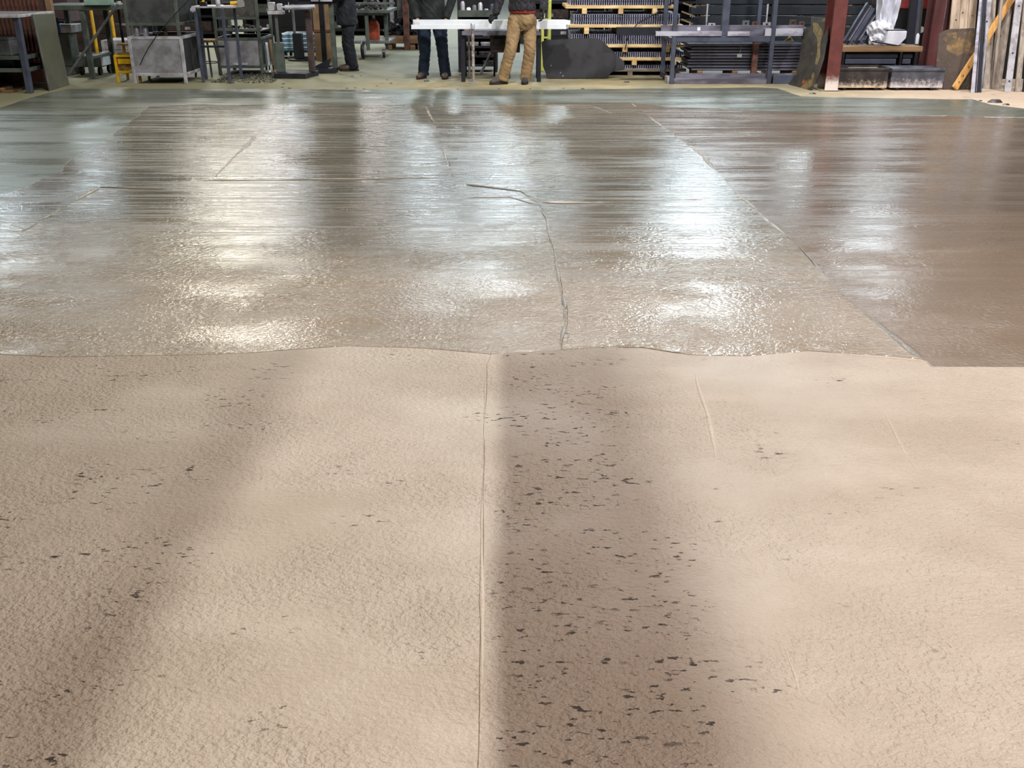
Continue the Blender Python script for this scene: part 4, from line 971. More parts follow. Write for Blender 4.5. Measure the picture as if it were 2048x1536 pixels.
# ================================================================== black octagonal plates
def plane_poly(pp, A, n): # view rays met with the plane through A with normal n
    A, n = V(A), V(n); out = []
    for px, py in pp:
        d = ray(px, py); o = V((0, 0, EYE)); out.append(o+d*((A-o).dot(n)/d.dot(n)))
    return out
A = G(1100, 158); n = V((0, 1, -.22)).normalized()
pp = [(1083, 84), (1092, 79), (1190, 76), (1204, 80), (1230, 110), (1231, 130), (1216, 155), (1096, 158), (1086, 132)]
t = thing('octagonal_plate', V((Xat(1157, 120, A.y), A.y, 0)), 'large black plate with cut corners leaning beside the person in khaki', 'steel plate')
pts = plane_poly(pp, A, n); part(MB().prism(pts, n*.02), 'plate', M['octa'], t, .003)
c = sum(pts, V())/len(pts)
mb = MB()
for px, py in ((1102, 131), (1121, 145), (1126, 152)):
    q = plane_poly([(px, py)], A-n*.002, n)[0]; mb.box(q.x-.008, q.x+.008, q.y-.003, q.y+.004, q.z-.008, q.z+.008)
part(mb, 'paint_fleck', M['galv'], t)
A2 = A+V((0, .05, 0)); pp = [(1120, 84), (1205, 82), (1249, 124), (1249, 139), (1226, 143), (1215, 153), (1120, 156)]
t = thing('octagonal_plate', V((Xat(1190, 120, A2.y), A2.y, 0)), 'second black plate peeking out behind the plate with cut corners', 'steel plate')
part(MB().prism(plane_poly(pp, A2, n), n*.02), 'plate', M['octa'], t, .003)
part(MB().prism([q+n*.0205 for q in plane_poly([(1150, 100), (1190, 100), (1190, 120), (1150, 120)], A2, n)], n*.02), 'lifting_pad', M['dark'], t)

# ================================================================== grating stacks on pallets
def pallet(x0, x1, y0, y1, z, h, label, mdeck, mblock, blocks):
    t = thing('wooden_pallet', ((x0+x1)/2, (y0+y1)/2, z), label, 'pallet', 'pallets in the grating stack')
    nb = 6; bw = (y1-y0)/nb
    for k in range(nb): part(MB().box(x0, x1, y0+k*bw+.006, y0+(k+1)*bw-.006, z+h-.045, z+h), 'deck_board', mdeck, t, .004)
    for bx in blocks:
        for by in (y0, (y0+y1)/2-.05, y1-.1): part(MB().box(bx, bx+.075, by+.002, by+.1, z, z+h-.045), 'block', mblock, t, .004)
    return t
def grating(x0, x1, y0, y1, z, h, label, layers):
    t = thing('grating_bundle', ((x0+x1)/2, (y0+y1)/2, z), label, 'steel grating', 'bundles of bar grating')
    lh = h/layers
    for k in range(layers):
        mb = MB(); x = x0+.004+random.uniform(0, .012); za = z+k*lh; yy = y0+random.uniform(0, .02)
        while x < x1-.006:
            mb.box(x, x+.015, yy, y1, za, za+lh-.004); x += .034
        part(mb, 'bearing_bars', M['grat'], t, kind='stuff')
        mb = MB(); y = yy+.05
        while y < y1: mb.box(x0, x1, y, y+.01, za+lh-.012, za+lh-.004); y += .1
        part(mb, 'cross_rods', M['grat'], t, kind='stuff')
    part(MB().box(x0, x1, y1, y1+.01, z, z+h-.004), 'end_banding', M['dark'], t)
    return t
Yg, Dg = 16.15, 1.1
def gx(px, py): return Xat(px, py, Yg)
def gz(py): return Zat(py, Yg)
LV = [  # pallet deck top/bottom, block bottom, grating above: top
    dict(x0=1236, x1=1372, deck=(137, 142), base=152, top=130, lab='bottom'),
    dict(x0=1216, x1=1374, deck=(115, 121), base=130, top=104, lab='second'),
    dict(x0=1145, x1=1366, deck=(89, 95), base=104, top=68, lab='third'),
    dict(x0=1148, x1=1360, deck=(49, 55), base=67, top=28, lab='fourth'),
    dict(x0=1140, x1=1345, deck=(11, 17), base=28, top=-14, lab='topmost')]
zprev = 0.0; shift = [0, .0, .02, .0, .03]
for i, L in enumerate(LV):
    x0, x1 = gx(L['x0']-(90 if i < 2 else 0)*0, 100), gx(L['x1'], 100)
    zd = gz(L['deck'][0]); h = zd-zprev
    x0p = gx(1150, 100) if i < 2 else x0-.08
    bl = [x0p+.12+.02*i, (x0p+x1)/2-.03+.05*(i % 2), x1-.2-.03*i]
    if i == 4: bl = [gx(1164, 20), gx(1237, 20), gx(1305, 20)]
    if i == 3: bl = [gx(1168, 60), gx(1235, 60), gx(1310, 60)]
    if i == 2: bl = [gx(1160, 100), gx(1245, 100), gx(1330, 100)]
    pallet(x0p, x1+.02, Yg-.03+shift[i], Yg+Dg+shift[i], zprev, h, L['lab']+' wooden pallet in the stack of steel grating' + (', grey and weathered' if i == 0 else ', pale new timber'),
           M['greywood'] if i == 0 else M['pine'], M['greywood'] if i == 0 else M['pine'], bl)
    zt = gz(L['top']); grating(x0p+.06, x1-.02, Yg+.02+shift[i], Yg+Dg-.02+shift[i], zd, zt-zd, L['lab']+' bundle of grey bar grating, on the %s pallet' % L['lab'], max(1, round((zt-zd)/.055)))
    zprev = zt
# banding cables
solo(MB().tube([P(1250, 100, Yg-.06), P(1253, 85, Yg-.07), P(1257, 70, Yg-.06), P(1275, 47, Yg-.07), P(1310, 28, Yg-.06), P(1345, 5, Yg-.06)], .008, 6), 'banding_cable', M['cable'], 'thin dark cable slanting across the front of the grating stack', 'cable', smooth=True)

# ================================================================== steel storage rack
q0, q1 = G(1343, 168), G(1541, 170); Yr = q0.y; xl, xr = q0.x, q1.x
t = thing('storage_rack', ((xl+xr)/2, Yr+.5, 0), 'blue-grey steel storage rack with tall posts, loaded with steel bars', 'rack')
for xx in (xl, xr):
    part(MB().box(xx-.03, xx+.03, Yr-.01, Yr+.05, 0, 2.3), 'post', M['blue_steel'], t, .004)
    part(MB().box(xx-.03, xx+.03, Yr+.95, Yr+1.01, 0, 2.3), 'post', M['blue_steel'], t, .004)
    part(MB().box(xx-.025, xx+.025, Yr+.05, Yr+.95, .56, .62), 'side_rail', M['blue_steel'], t, .003)
    part(MB().box(xx-.025, xx+.025, Yr+.05, Yr+.95, .02, .08), 'side_rail', M['blue_steel'], t, .003)
zb0, zb1 = Zat(84, Yr), Zat(72, Yr)
part(MB().box(xl+.03, xr-.03, Yr, Yr+.05, zb0, zb1), 'shelf_beam', M['blue_steel'], t, .004)
part(MB().box(xl+.03, xr-.03, Yr+.96, Yr+1.01, zb0, zb1), 'shelf_beam', M['blue_steel'], t, .004)
part(MB().box(xl+.03, xr-.03, Yr-.005, Yr+.06, .0, Zat(157, Yr)), 'base_beam', M['mill'], t, .004)
xm = Xat(1451, 40, Yr+.02)
part(MB().box(xm-.05, xm+.05, Yr+.003, Yr+.06, zb1, 2.3), 'middle_post', M['blue_steel'], t, .004)
part(MB().box(xl-.06, xl-.03, Yr+.02, Yr+.3, 0, .09).box(xl-.06, xl-.03, Yr+.02, Yr+.05, .09, .11), 'foot_bracket', M['galv'], t)
for px in (1414, 1534):
    xx = Xat(px, 30, Yr+.7); part(MB().lathe(xx, Yr+.7, [(.013, zb1-.02), (.013, Zat(8, Yr+.7))], 8), 'stop_pin', M['galv'], t, smooth=True)
part(MB().box(xl+.03, xr-.03, Yr+.66, Yr+.74, zb1-.05, zb1), 'pin_rail', M['blue_steel'], t, .003)
# long stock lying on the shelf beam
def stock(name, x0, x1, y, w, z, h, m, label, prof='box'):
    t = thing(name, ((x0+x1)/2, y+w/2, z), label, 'steel bar', 'long steel stock on the rack shelf')
    if prof == 'box':
        k = .008
        part(MB().box(x0, x1, y, y+w, z, z+k).box(x0, x1, y, y+w, z+h-k, z+h).box(x0, x1, y, y+k, z+k, z+h-k).box(x0, x1, y+w-k, y+w, z+k, z+h-k), 'tube_wall', m, t)
        part(MB().box(x0+.01, x0+.015, y+k, y+w-k, z+k, z+h-k), 'end_shadow_plug', M['black'], t)
    elif prof == 'angle':
        part(MB().box(x0, x1, y, y+w, z, z+.012), 'lower_leg', m, t, .002); part(MB().box(x0, x1, y, y+.012, z+.012, z+h), 'upright_leg', m, t, .002)
    else:
        part(MB().box(x0, x1, y, y+.012, z, z+h), 'web', m, t, .002); part(MB().box(x0, x1, y+.012, y+w, z, z+.012).box(x0, x1, y+.012, y+w, z+h-.012, z+h), 'flange', m, t, .002)
    return t
zs = zb1
stock('square_tube', Xat(1234, 56, Yr+.1), xr+.2, Yr+.1, .09, zs, .11, M['dark'], 'dark square steel tube sticking out to the left of the rack shelf')
stock('steel_channel', Xat(1312, 60, Yr-.02), Xat(1444, 60, Yr), Yr-.015, .06, zs, .062, M['silver'], 'bright steel channel at the front left of the rack shelf', 'chan')
stock('steel_angle', Xat(1456, 60, Yr-.02), Xat(1500, 60, Yr), Yr-.015, .06, zs, .062, M['silver'], 'short bright steel angle right of the middle post of the rack', 'angle')
stock('flat_plate_bar', Xat(1322, 55, Yr+.07), Xat(1606, 55, Yr+.07), Yr+.065, .03, zs, .14, M['mill'], 'long grey flat plate standing on edge along the rack shelf', 'chan')
stock('steel_channel', Xat(1530, 60, Yr+.02), Xat(1606, 60, Yr+.02), Yr+.0, .06, zs-.0, .10, M['silver'], 'bright steel channel sticking out to the right of the rack shelf', 'chan')
stock('square_tube', xl+.1, xr+.52, Yr+.22, .1, zs, .1, M['mill'], 'grey square tube lying second from the front on the rack shelf')
t = thing('label_tag', (Xat(1399, 59, Yr), Yr+.05, zs+.07), 'small pale tag stuck on the long grey flat plate on the rack', 'tag')
part(MB().box(Xat(1396, 59, Yr), Xat(1402, 59, Yr), Yr+.055, Yr+.064, zs+.07, zs+.115), 'tag_plate', M['white'], t); part(MB().box(Xat(1398, 59, Yr), Xat(1400, 59, Yr), Yr+.050, Yr+.055, zs+.1, zs+.11), 'rivet', M['galv'], t)
BR = [(1424, 'galv', .05, .06, 'pale'), (1492, 'grey', .05, .095, 'grey bright-topped'), (1511, 'rust', .045, .08, 'rusty'), (1534, 'galv', .055, .07, 'pale drilled'), (1586, 'rustdark', .055, .11, 'brown'), (1604, 'rust', .04, .08, 'small rusty')]
for px, m, s, h, lab in BR:
    z = zs+.10 if px < 1570 else zs+.1; yy = Yr+.24; xx = Xat(px, 45, yy)
    t = thing('steel_bracket', (xx, yy, z), lab+' steel bracket standing on the grey square tube of the rack shelf', 'bracket')
    mb = MB().box(xx-s, xx+s, yy, yy+.012, z, z+h); part(mb, 'upright', M[m], t, .003)
    part(MB().box(xx-s, xx+s, yy+.012, yy+.06, z, z+.012), 'foot', M[m], t, .002)
    part(MB().lathe(xx, yy-.004, [(.014, 0), (.014, .004)], 10, 'y', z+h*.6), 'hole', M['black'], t)
# stack of flat bars in the lower bay
Yv = Yr+.25
xa, xb = Xat(1379, 110, Yv), Xat(1612, 110, Yv)
z = .16
for px in (1400, 1470, 1590):
    xx = Xat(px, 140, Yv); solo(MB().box(xx-.04, xx+.04, Yv-.02, Yv+.7, .0, .16), 'timber_bearer', M['brown_wood'], ('left', 'middle', 'right')[(px > 1450)+(px > 1550)]+' timber bearer under the stack of flat steel bars', 'bearer', 'bearers under the flat bars', .004)
for k in range(9):
    h = .036; dx = random.uniform(-.05, .05); dy = random.uniform(0, .012)
    t = thing('flat_bar', ((xa+xb)/2, Yv+.3, z), ['lowest', 'second', 'third', 'fourth', 'fifth', 'sixth', 'seventh', 'eighth', 'topmost'][k]+' layer of the flat steel stack in the lower bay of the rack', 'steel bar', 'flat bars in the lower bay')
    part(MB().box(xa+dx, xb+dx, Yv+dy, Yv+.6, z, z+h), 'bar_body', M['blue_steel'] if k % 3 else M['dark'], t, .004)
    part(MB().box(xa+dx+.01, xb+dx-.01, Yv+dy-.004, Yv+dy, z+.008, z+h-.008), 'milled_edge', M['mill'], t)
    z += h+.006
q = G(1508, 156); xx = Xat(1509, 120, Yr+.17)
t = thing('rusty_post', (xx, Yr+.17, 0), 'rusty square post standing in front of the flat steel stack', 'post')
part(MB().box(xx-.04, xx+.04, Yr+.13, Yr+.21, .012, zb0), 'shaft', M['rust'], t, .004); part(MB().box(xx-.08, xx+.06, Yr+.1, Yr+.24, 0, .012), 'base', M['rust'], t)
# lashing with white tag
xx = Xat(1480, 100, Yr+.22)
t = thing('cardboard_tag', (xx, Yr+.23, .4), 'white tag on a thin wire in front of the flat steel stack', 'tag')
part(MB().box(xx-.035, xx+.035, Yr+.222, Yr+.226, Zat(115, Yr+.22), Zat(108, Yr+.22)), 'tag_sheet', M['white'], t)
part(MB().tube([(xx, Yr+.224, Zat(109, Yr+.22)), (xx+.01, Yr+.224, Zat(96, Yr+.22)), (xx, Yr+.224, zb0)], .003, 5), 'wire', M['galv'], t)
for i, (px, w, m, h, lab) in enumerate([(1516, .05, 'galv', .1, 'pale left'), (1533, .05, 'silver', .1, 'bright'), (1567, .055, 'rust', .11, 'pinkish rusty'), (1580, .05, 'galv', .07, 'pale right')]):
    xx = Xat(px, 150, Yr+.12)
    t = thing('foot_bracket', (xx, Yr+.1, 0), lab+' steel foot bracket on the floor in the lower bay of the rack', 'bracket')
    part(MB().box(xx-w, xx+w, Yr+.08, Yr+.095, 0, h+.03), 'upright', M[m], t, .003); part(MB().box(xx-w, xx+w, Yr+.095, Yr+.13, 0, .015), 'foot', M[m], t, .003)
# long floor channel between the rack feet
stock('floor_channel', xl+.06, Xat(1600, 155, Yr+.1), Yr+.075, .02, .0, .14, M['mill'], 'long grey channel lying on the floor behind the base beam of the rack', 'chan')
stock('floor_channel', xr+.06, Xat(1640, 160, Yr), Yr-.0, .06, 0, .12, M['blue_steel'], 'blue-grey channel on the floor right of the rack', 'chan')
# bundle of dark tubes stored behind the rack
Yd = Yr+1.35
for r in range(8):
    zz = .12+r*.15
    for c in range(2):
        x0 = Xat(1392, 40, Yd)-.05*(r % 3)+.1*c; x1 = Xat(1700, 40, Yd)+.3
        t = thing('dark_tube', ((x0+x1)/2, Yd+.07+c*.14, zz), '%s row, %s: dark green-black tube in the pile behind the storage rack' % (('lowest', 'second', 'third', 'fourth', 'fifth', 'sixth', 'seventh', 'top')[r], 'front' if c == 0 else 'rear'), 'tube', 'dark tubes behind the rack')
        k = .006; y0 = Yd+c*.14; w = .12; h = .13
        part(MB().box(x0, x1, y0, y0+w, zz, zz+h), 'tube_wall', mat('green_black_paint', (30, 38, 44), (20, 26, 32), 3, .45) if (r, c) == (0, 0) else bpy.data.materials['green_black_paint'], t, .012)
        part(MB().box(x0-.004, x0, y0+.02, y0+w-.02, zz+.02, zz+h-.02), 'end_bore', M['black'], t)
for px in (1400, 1540, 1690):
    xx = Xat(px, 100, Yd); solo(MB().box(xx-.04, xx+.04, Yd, Yd+.3, .0, .12), 'timber_bearer', M['brown_wood'], ('left', 'middle', 'right')[(px > 1450)+(px > 1600)]+' timber bearer under the dark tube pile', 'bearer', 'bearers under the dark tubes', .004)
    for r in range(8):
        zz = .12+(r+1)*.15-.02
        solo(MB().box(xx-.03, xx+.03, Yd, Yd+.26, zz, zz+.02), 'spacer_lath', M['brown_wood'], ('left', 'middle', 'right')[(px > 1450)+(px > 1600)]+' thin lath on the '+('lowest', 'second', 'third', 'fourth', 'fifth', 'sixth', 'seventh', 'top')[r]+' row of dark tubes behind the rack', 'lath', 'laths between the dark tubes')
for k, (p0, p1) in enumerate([((1366, 6), (1392, 15)), ((1363, 23), (1390, 33)), ((1362, 38), (1386, 48))]):
    solo(MB().bar(P(*p0, Yd-.15), P(*p1, Yd-.18), .03, .02), 'yellow_strip', M['tan'], ('upper', 'middle', 'lower')[k]+' thin yellowish strip slanting at the left end of the dark tube pile', 'strip')
t = thing('wood_wedge', (Xat(1580, 78, Yr+.2), Yr+.2, .6), 'small pale wooden wedge on the flat steel stack at the right', 'wedge')
c0, c1, c2 = P(1569, 83, Yr+.2), P(1588, 82, Yr+.2), P(1581, 72, Yr+.2)
part(MB().prism([c0, c1, c2], (0, .05, 0)), 'wedge_body', M['pine'], t, .003); part(MB().prism([c0+V((.02, -.002, .01)), c1+V((-.03, -.002, .01)), c2+V((0, -.002, -.02))], (0, .003, 0)), 'end_grain', M['greywood'], t)

# ================================================================== muddy curved plate leaning on the red column
BL, BR_ = G(1576, 169), G(1621, 181)
TM = V(((Xat(1640, 35, 14.75)), 14.75, Zat(35, 14.75)))
n = (BR_-BL).cross(TM-BL).normalized()
if n.y < 0: n = -n
pp = [(1576, 169), (1590, 150), (1598, 122), (1602, 92), (1603, 58), (1621, 55), (1622, 33), (1640, 35), (1657, 38), (1654, 80), (1646, 120), (1636, 150), (1623, 178), (1621, 181), (1600, 176)]
pts = plane_poly(pp, BL, n)
t = thing('curved_plate', ((BL.x+BR_.x)/2, (BL.y+BR_.y)/2, 0), 'dark curved plate streaked with tan mud, leaning against the left red column', 'steel plate')
part(MB().prism(pts, n*.015), 'plate', M['mudplate'], t, .003)
sm_ = plane_poly([(1626, 45), (1634, 46), (1646, 62), (1640, 90), (1640, 112), (1634, 130), (1630, 128), (1635, 100), (1634, 76), (1626, 62)], BL-n*.002, n)
part(MB().prism(sm_, n*.002), 'mud_smear', mat('tan_mud', (140, 122, 82), (112, 98, 68), 20, .9), t, label='tan mud smear running down the plate')
sm_ = plane_poly([(1604, 166), (1607, 158), (1610, 164), (1606, 168)], BL-n*.002, n)
part(MB().prism(sm_, n*.002), 'rust_spot', M['orange'], t)

# ================================================================== red I-columns
def icolumn(xc, y, w, d, label, m, h=6.0, yaw=0):
    t = thing('steel_column', (xc, y+d/2, 0), label, 'column')
    part(MB().box(xc-w/2, xc+w/2, y, y+.018, 0, h), 'front_flange', m, t, .003)
    part(MB().box(xc-w/2, xc+w/2, y+d-.018, y+d, 0, h), 'rear_flange', m, t, .003)
    part(MB().box(xc-.008, xc+.008, y+.018, y+d-.018, 0, h), 'web', m, t)
    return t
qa, qb = G(1649, 183), G(1675, 183)
Yc1 = qa.y; t = icolumn((qa.x+qb.x)/2, Yc1, qb.x-qa.x, .36, 'red oxide steel column with a pale splashed foot, left of the two black tubs', M['redox'])
part(MB().box(qa.x-.05, qb.x+.05, Yc1-.0, Yc1+.42, 0, .012), 'base_plate', M['concrete'], t)
Yc2 = 15.25
xa, xb = Xat(1851, 138, Yc2), Xat(1872, 138, Yc2)
t = icolumn((xa+xb)/2, Yc2, xb-xa, .30, 'dark red steel column behind the right black tub', M['redox2'])
part(MB().box(xa-.05, xb+.05, Yc2-.04, Yc2+.34, 0, .012), 'base_plate', M['rustdark'], t)
xw = Xat(1893, 30, Yc2+.1)
t = thing('red_channel', (xw, Yc2+.1, 0), 'bright red channel standing just right of the dark red column', 'steel bar')
part(MB().box(xw-.05, xw+.05, Yc2+.1, Yc2+.115, 0, 2.6), 'web', M['redox2'], t, .003)
part(MB().box(xw-.05, xw-.04, Yc2+.05, Yc2+.1, 0, 2.6), 'flange', M['galv'], t, .002); part(MB().box(xw+.04, xw+.05, Yc2+.05, Yc2+.1, 0, 2.6), 'flange', M['redox2'], t, .002)

# ---- black tubs
def tub(px0, px1, pyt, label, m, tilt):
    Yt_ = G(1700, 181).y; x0, x1 = Xat(px0, 155, Yt_), Xat(px1, 155, Yt_); zt = Zat(pyt, Yt_); d = .42
    t = thing('steel_tub', ((x0+x1)/2, Yt_+d/2, 0), label, 'tub')
    k = .01; z0 = .035
    part(MB().box(x0, x1, Yt_, Yt_+k, z0, zt), 'front_wall', m, t, .003); part(MB().box(x0, x1, Yt_+d-k, Yt_+d, z0, zt), 'back_wall', m, t, .003)
    part(MB().box(x0, x0+k, Yt_+k, Yt_+d-k, z0, zt), 'side_wall', m, t); part(MB().box(x1-k, x1, Yt_+k, Yt_+d-k, z0, zt), 'side_wall', m, t)
    part(MB().box(x0+k, x1-k, Yt_+k, Yt_+d-k, z0, z0+k), 'tub_floor', m, t)
    part(MB().box(x0+.08, x0+.13, Yt_+.01, Yt_+d, 0, z0), 'skid', M['black'], t); part(MB().box(x1-.16, x1-.11, Yt_+.01, Yt_+d, 0, z0), 'skid', M['black'], t)
    part(MB().box(x0-.004, x1+.004, Yt_-.012, Yt_, zt-.03, zt), 'rim', m, t, .003)
    return t, x0, x1, Yt_, zt, d
t, x0, x1, Yt_, zt, d = tub(1677, 1776, 136, 'left black steel tub with a pale splashed lower edge', M['tub'], 0)
part(MB().box(x0+.22, x1-.06, Yt_+.03, Yt_+d-.06, zt-.05, zt-.02), 'board_insert', M['greywood'], t, .004, label='pale board lying inside the tub')
t, x0, x1, Yt_, zt, d = tub(1783, 1888, 137, 'right grey-black steel tub with a pale splashed lower edge', M['tub2'], 0)
part(MB().box(x0+.02, x1-.02, Yt_+.02, Yt_+d-.02, zt-.03, zt-.005), 'lid_sheet', M['blue_steel'], t, .004)
# timber beam shelf between the columns, flats below
Yw = 15.0; xa, xb = Xat(1683, 98, Yw), Xat(1846, 98, Yw)
t = thing('timber_shelf', ((xa+xb)/2, Yw+.3, 0), 'thick timber shelf between the two red columns', 'shelf')
z0, z1 = Zat(104, Yw), Zat(93, Yw)
part(MB().box(xa, xb, Yw, Yw+.14, z0, z1), 'front_beam', M['brown_wood'], t, .005)
for k in range(3): part(MB().box(xa, xb, Yw+.15+k*.15, Yw+.29+k*.15, z1-.04, z1), 'deck_plank', M['greywood'], t, .004)
for xx in (xa+.03, (xa+xb)/2+.27, xb-.1): part(MB().box(xx, xx+.03, Yw+.0, Yw+.55, 0, z0), 'support', M['black'], t, .003)
for k in range(5):
    z = .05+k*.075
    t = thing('steel_slab', ((xa+xb)/2, Yw+.3, z), ['lowest', 'second', 'middle', 'fourth', 'topmost'][k]+' dark steel slab stacked under the timber shelf behind the tubs', 'steel slab', 'slabs under the timber shelf')
    for j, (a_, b_) in enumerate(((xa+.08, (xa+xb)/2+.25), ((xa+xb)/2+.32, xb-.12))):
        part(MB().box(a_, b_-.02*(k % 2), Yw+.02+.01*(k % 3), Yw+.5, z, z+.066), 'slab_plate', M['blue_steel'] if k % 2 else M['dark'], t, .005)
for xx in (xa+.4, xb-.4): solo(MB().box(xx-.04, xx+.04, Yw+.05, Yw+.5, 0, .05), 'timber_bearer', M['brown_wood'], ('left' if xx < (xa+xb)/2 else 'right')+' timber bearer under the steel slabs behind the tubs', 'bearer')
# diagonal angle irons resting on the shelf
for k in range(8):
    a_ = P(1690+k*10, 90-k*.6, Yw+.25+.02*k); b_ = P(1738+k*6.5-(14 if k > 4 else 0), 9+k*6, Yw+.42+.02*k)
    a_.z = max(a_.z, z1+.03)
    t = thing('angle_iron', a_, ['first', 'second', 'third', 'fourth', 'fifth', 'sixth', 'seventh', 'eighth'][k]+' from the left of the dark angle irons leaning on the timber shelf', 'steel bar', 'leaning angle irons')
    part(MB().bar(a_, b_, .012, .10, (-.7, 0, .7)), 'wide_leg', M['blue_steel'] if k % 2 else M['dark'], t, .002)
    dv = (b_-a_).normalized(); nn = V((-dv.z, 0, dv.x)); part(MB().bar(a_+nn*.05+V((0, -.03, 0)), b_+nn*.05+V((0, -.03, 0)), .06, .012, nn), 'narrow_leg', M['mill'] if k % 2 else M['blue_steel'], t, .002)
# white film bundle, box, posts between the columns
Yp = 15.35
def cloth(px0, px1, py0, py1, Y, n=26, m_=18):
    vs, fs = [], []
    for j in range(m_+1):
        for i in range(n+1):
            u, v_ = i/n, j/m_
            px = px0[0]+(px1[0]-px0[0])*u; px = px+(v_)*((px0[1]+(px1[1]-px0[1])*u)-px); py = py0+(py1-py0)*v_
            q = P(px, py, Y); q.y += .06*math.sin(u*23+v_*2.5)*(.5+.5*v_)+.05*mnoise.noise((u*5, v_*4, 3)); q.x += .015*mnoise.noise((u*4, v_*7, 9)); vs.append(q)
    for j in range(m_):
        for i in range(n): fs.append((j*(n+1)+i, j*(n+1)+i+1, (j+1)*(n+1)+i+1, (j+1)*(n+1)+i))
    return MB().add(vs, fs)
zsh = Zat(93, Yw)
t = thing('plastic_film', (Xat(1760, 60, Yp), Yp+.05, zsh), 'white plastic film hanging in folds and bunched up on the timber shelf', 'plastic film')
o = part(cloth((1757, 1752), (1812, 1782), -40, 74, Yp), 'hanging_sheet', M['film'], t, smooth=True)
md = o.modifiers.new('s', 'SOLIDIFY'); md.thickness = .006
mb = MB(); rd = random.Random(8)
c = P(1757, 66, Yp-.05)
mb.tube([P(1737, 68, Yp), P(1745, 58, Yp-.02), P(1757, 54, Yp-.03), P(1772, 60, Yp-.02), P(1783, 74, Yp)], [(.05, .05), (.1, .09), (.13, .1), (.12, .1), (.05, .05)], 14)
mb.tube([P(1738, 84, Yp-.05), P(1755, 76, Yp-.06), P(1775, 78, Yp-.04)], [.05, .09, .06], 12)
me = remeshed(mb, 'bunched_film', .014, .03, (16, 16, 16), 3); mpart(me, 'bunched_film', M['film'], t)
q0, q1 = P(1768, 88, Yp-.2), P(1815, 60, Yp-.2)
t = thing('wrapped_box', ((q0.x+q1.x)/2, Yp, zsh), 'white wrapped box with a sloping right end on the timber shelf', 'box')
zz = Zat(62, Yp-.2)
part(MB().prism([(q0.x, Yp-.2, zsh), (q1.x-.09, Yp-.2, zsh), (q1.x, Yp-.2, zsh+.1), (q1.x, Yp-.2, zz), (q0.x+.03, Yp-.2, zz)], (0, .35, 0)), 'box_body', M['film'], t, .01)
part(MB().box(q0.x+.03, q1.x-.01, Yp-.19, Yp+.14, zz, zz+.012), 'lid', M['dark'], t)
t = thing('black_strap', (Xat(1775, 88, Yp-.25), Yp-.25, zsh), 'dark strap lying along the timber shelf in front of the white wrapped box', 'strap')
part(MB().bar(P(1745, 83, Yp-.27), P(1850, 101, Yp-.27), .06, .02), 'strap_band', M['dark'], t, .003); part(MB().bar(P(1752, 82, Yp-.3), P(1766, 84, Yp-.3), .04, .03), 'buckle', M['mill'], t, .003)
for i, (pa, pb, m, lab) in enumerate([((1820, 92), (1829, -20), 'dark', 'wide dark steel post right of the white wrapped box'), ((1832, 94), (1841, -20), 'blue_steel', 'slim blue-grey post right of the white wrapped box'), ((1837, 97), (1846, -20), 'olive', 'dull olive post beside the dark red column')]):
    a_, b_ = P(*pa, Yp+(.05, .1, .5)[i]), P(*pb, Yp+(.12, .17, .55)[i]); a_.z = .02
    t = thing('leaning_post', a_, lab, 'post')
    part(MB().bar(a_, b_+(b_-a_)*.6, (.10, .05, .04)[i], .05), 'shaft', M[m], t, .004); part(MB().box(a_.x-.05, a_.x+.04, a_.y-.05, a_.y+.05, 0, .02), 'shoe', M['black'], t)
t = thing('red_machine', (Xat(1840, 10, 17), 17.2, 0), 'dark red and black machine far back between the red columns', 'machine')
xa, xb = Xat(1795, 10, 17), Xat(1880, 10, 17)
part(MB().box(xa, xb, 17, 17.7, .93, 1.3), 'red_cowl', mat('machine_red', (150, 56, 52), (120, 44, 44), 4, .5), t, .015)
part(MB().box(xa, xb, 17.02, 17.7, .05, .93), 'black_body', M['black'], t, .01); part(MB().box(xa+.05, xb-.05, 17.05, 17.6, 0, .05), 'plinth', M['black'], t)
part(MB().lathe(Xat(1840, 70, 17), 16.985, [(.05, 0), (.05, .03)], 14, 'y', .62), 'white_dial', M['white'], t)
t = thing('white_bottle', (Xat(1839, 70, Yp+.3), Yp+.25, zsh), 'small white bottle between the posts on the timber shelf', 'bottle')
xx = Xat(1839, 70, Yp+.05)
part(MB().lathe(xx, Yw+.47, [(.03, zsh), (.03, zsh+.12), (.012, zsh+.15)], 12), 'bottle_body', M['white'], t, smooth=True); part(MB().lathe(xx, Yw+.47, [(.014, zsh+.15), (.014, zsh+.18)], 10), 'cap', M['rust'], t)

# ================================================================== planks and bars at the right edge
Ye = 14.75
def lean(name, pb0, pb1, pt0, pt1, Yb_, Yt2, th, m, label, cat, ext=1.6, sub=None, grp=None, floor_z=True):
    # a board or bar with its foot on the floor, leaning back; given by its two foot corners and its two upper corners
    a, b_ = P(*pb0, Yb_), P(*pb1, Yb_); c, d_ = P(*pt1, Yt2), P(*pt0, Yt2)
    if floor_z: a.z = b_.z = 0.0
    c = b_+(c-b_)*ext; d_ = a+(d_-a)*ext
    t = thing(name, (a+b_)/2, label, cat, grp)
    nn = (b_-a).cross(d_-a).normalized(); nn = nn if nn.y > 0 else -nn
    part(MB().prism([a, b_, c, d_], nn*th), {'plank': 'board'}.get(cat, 'bar_body'), m, t, .004)
    if sub: sub(t, a, b_, c, d_, nn)
    return t
def flanges(m):
    def f(t, a, b_, c, d_, nn):
        u = (b_-a).normalized()*.008
        part(MB().prism([a, a+u, d_+u, d_], -nn*.03), 'flange', m, t); part(MB().prism([b_-u, b_, c, c-u], -nn*.03), 'flange', m, t)
    return f
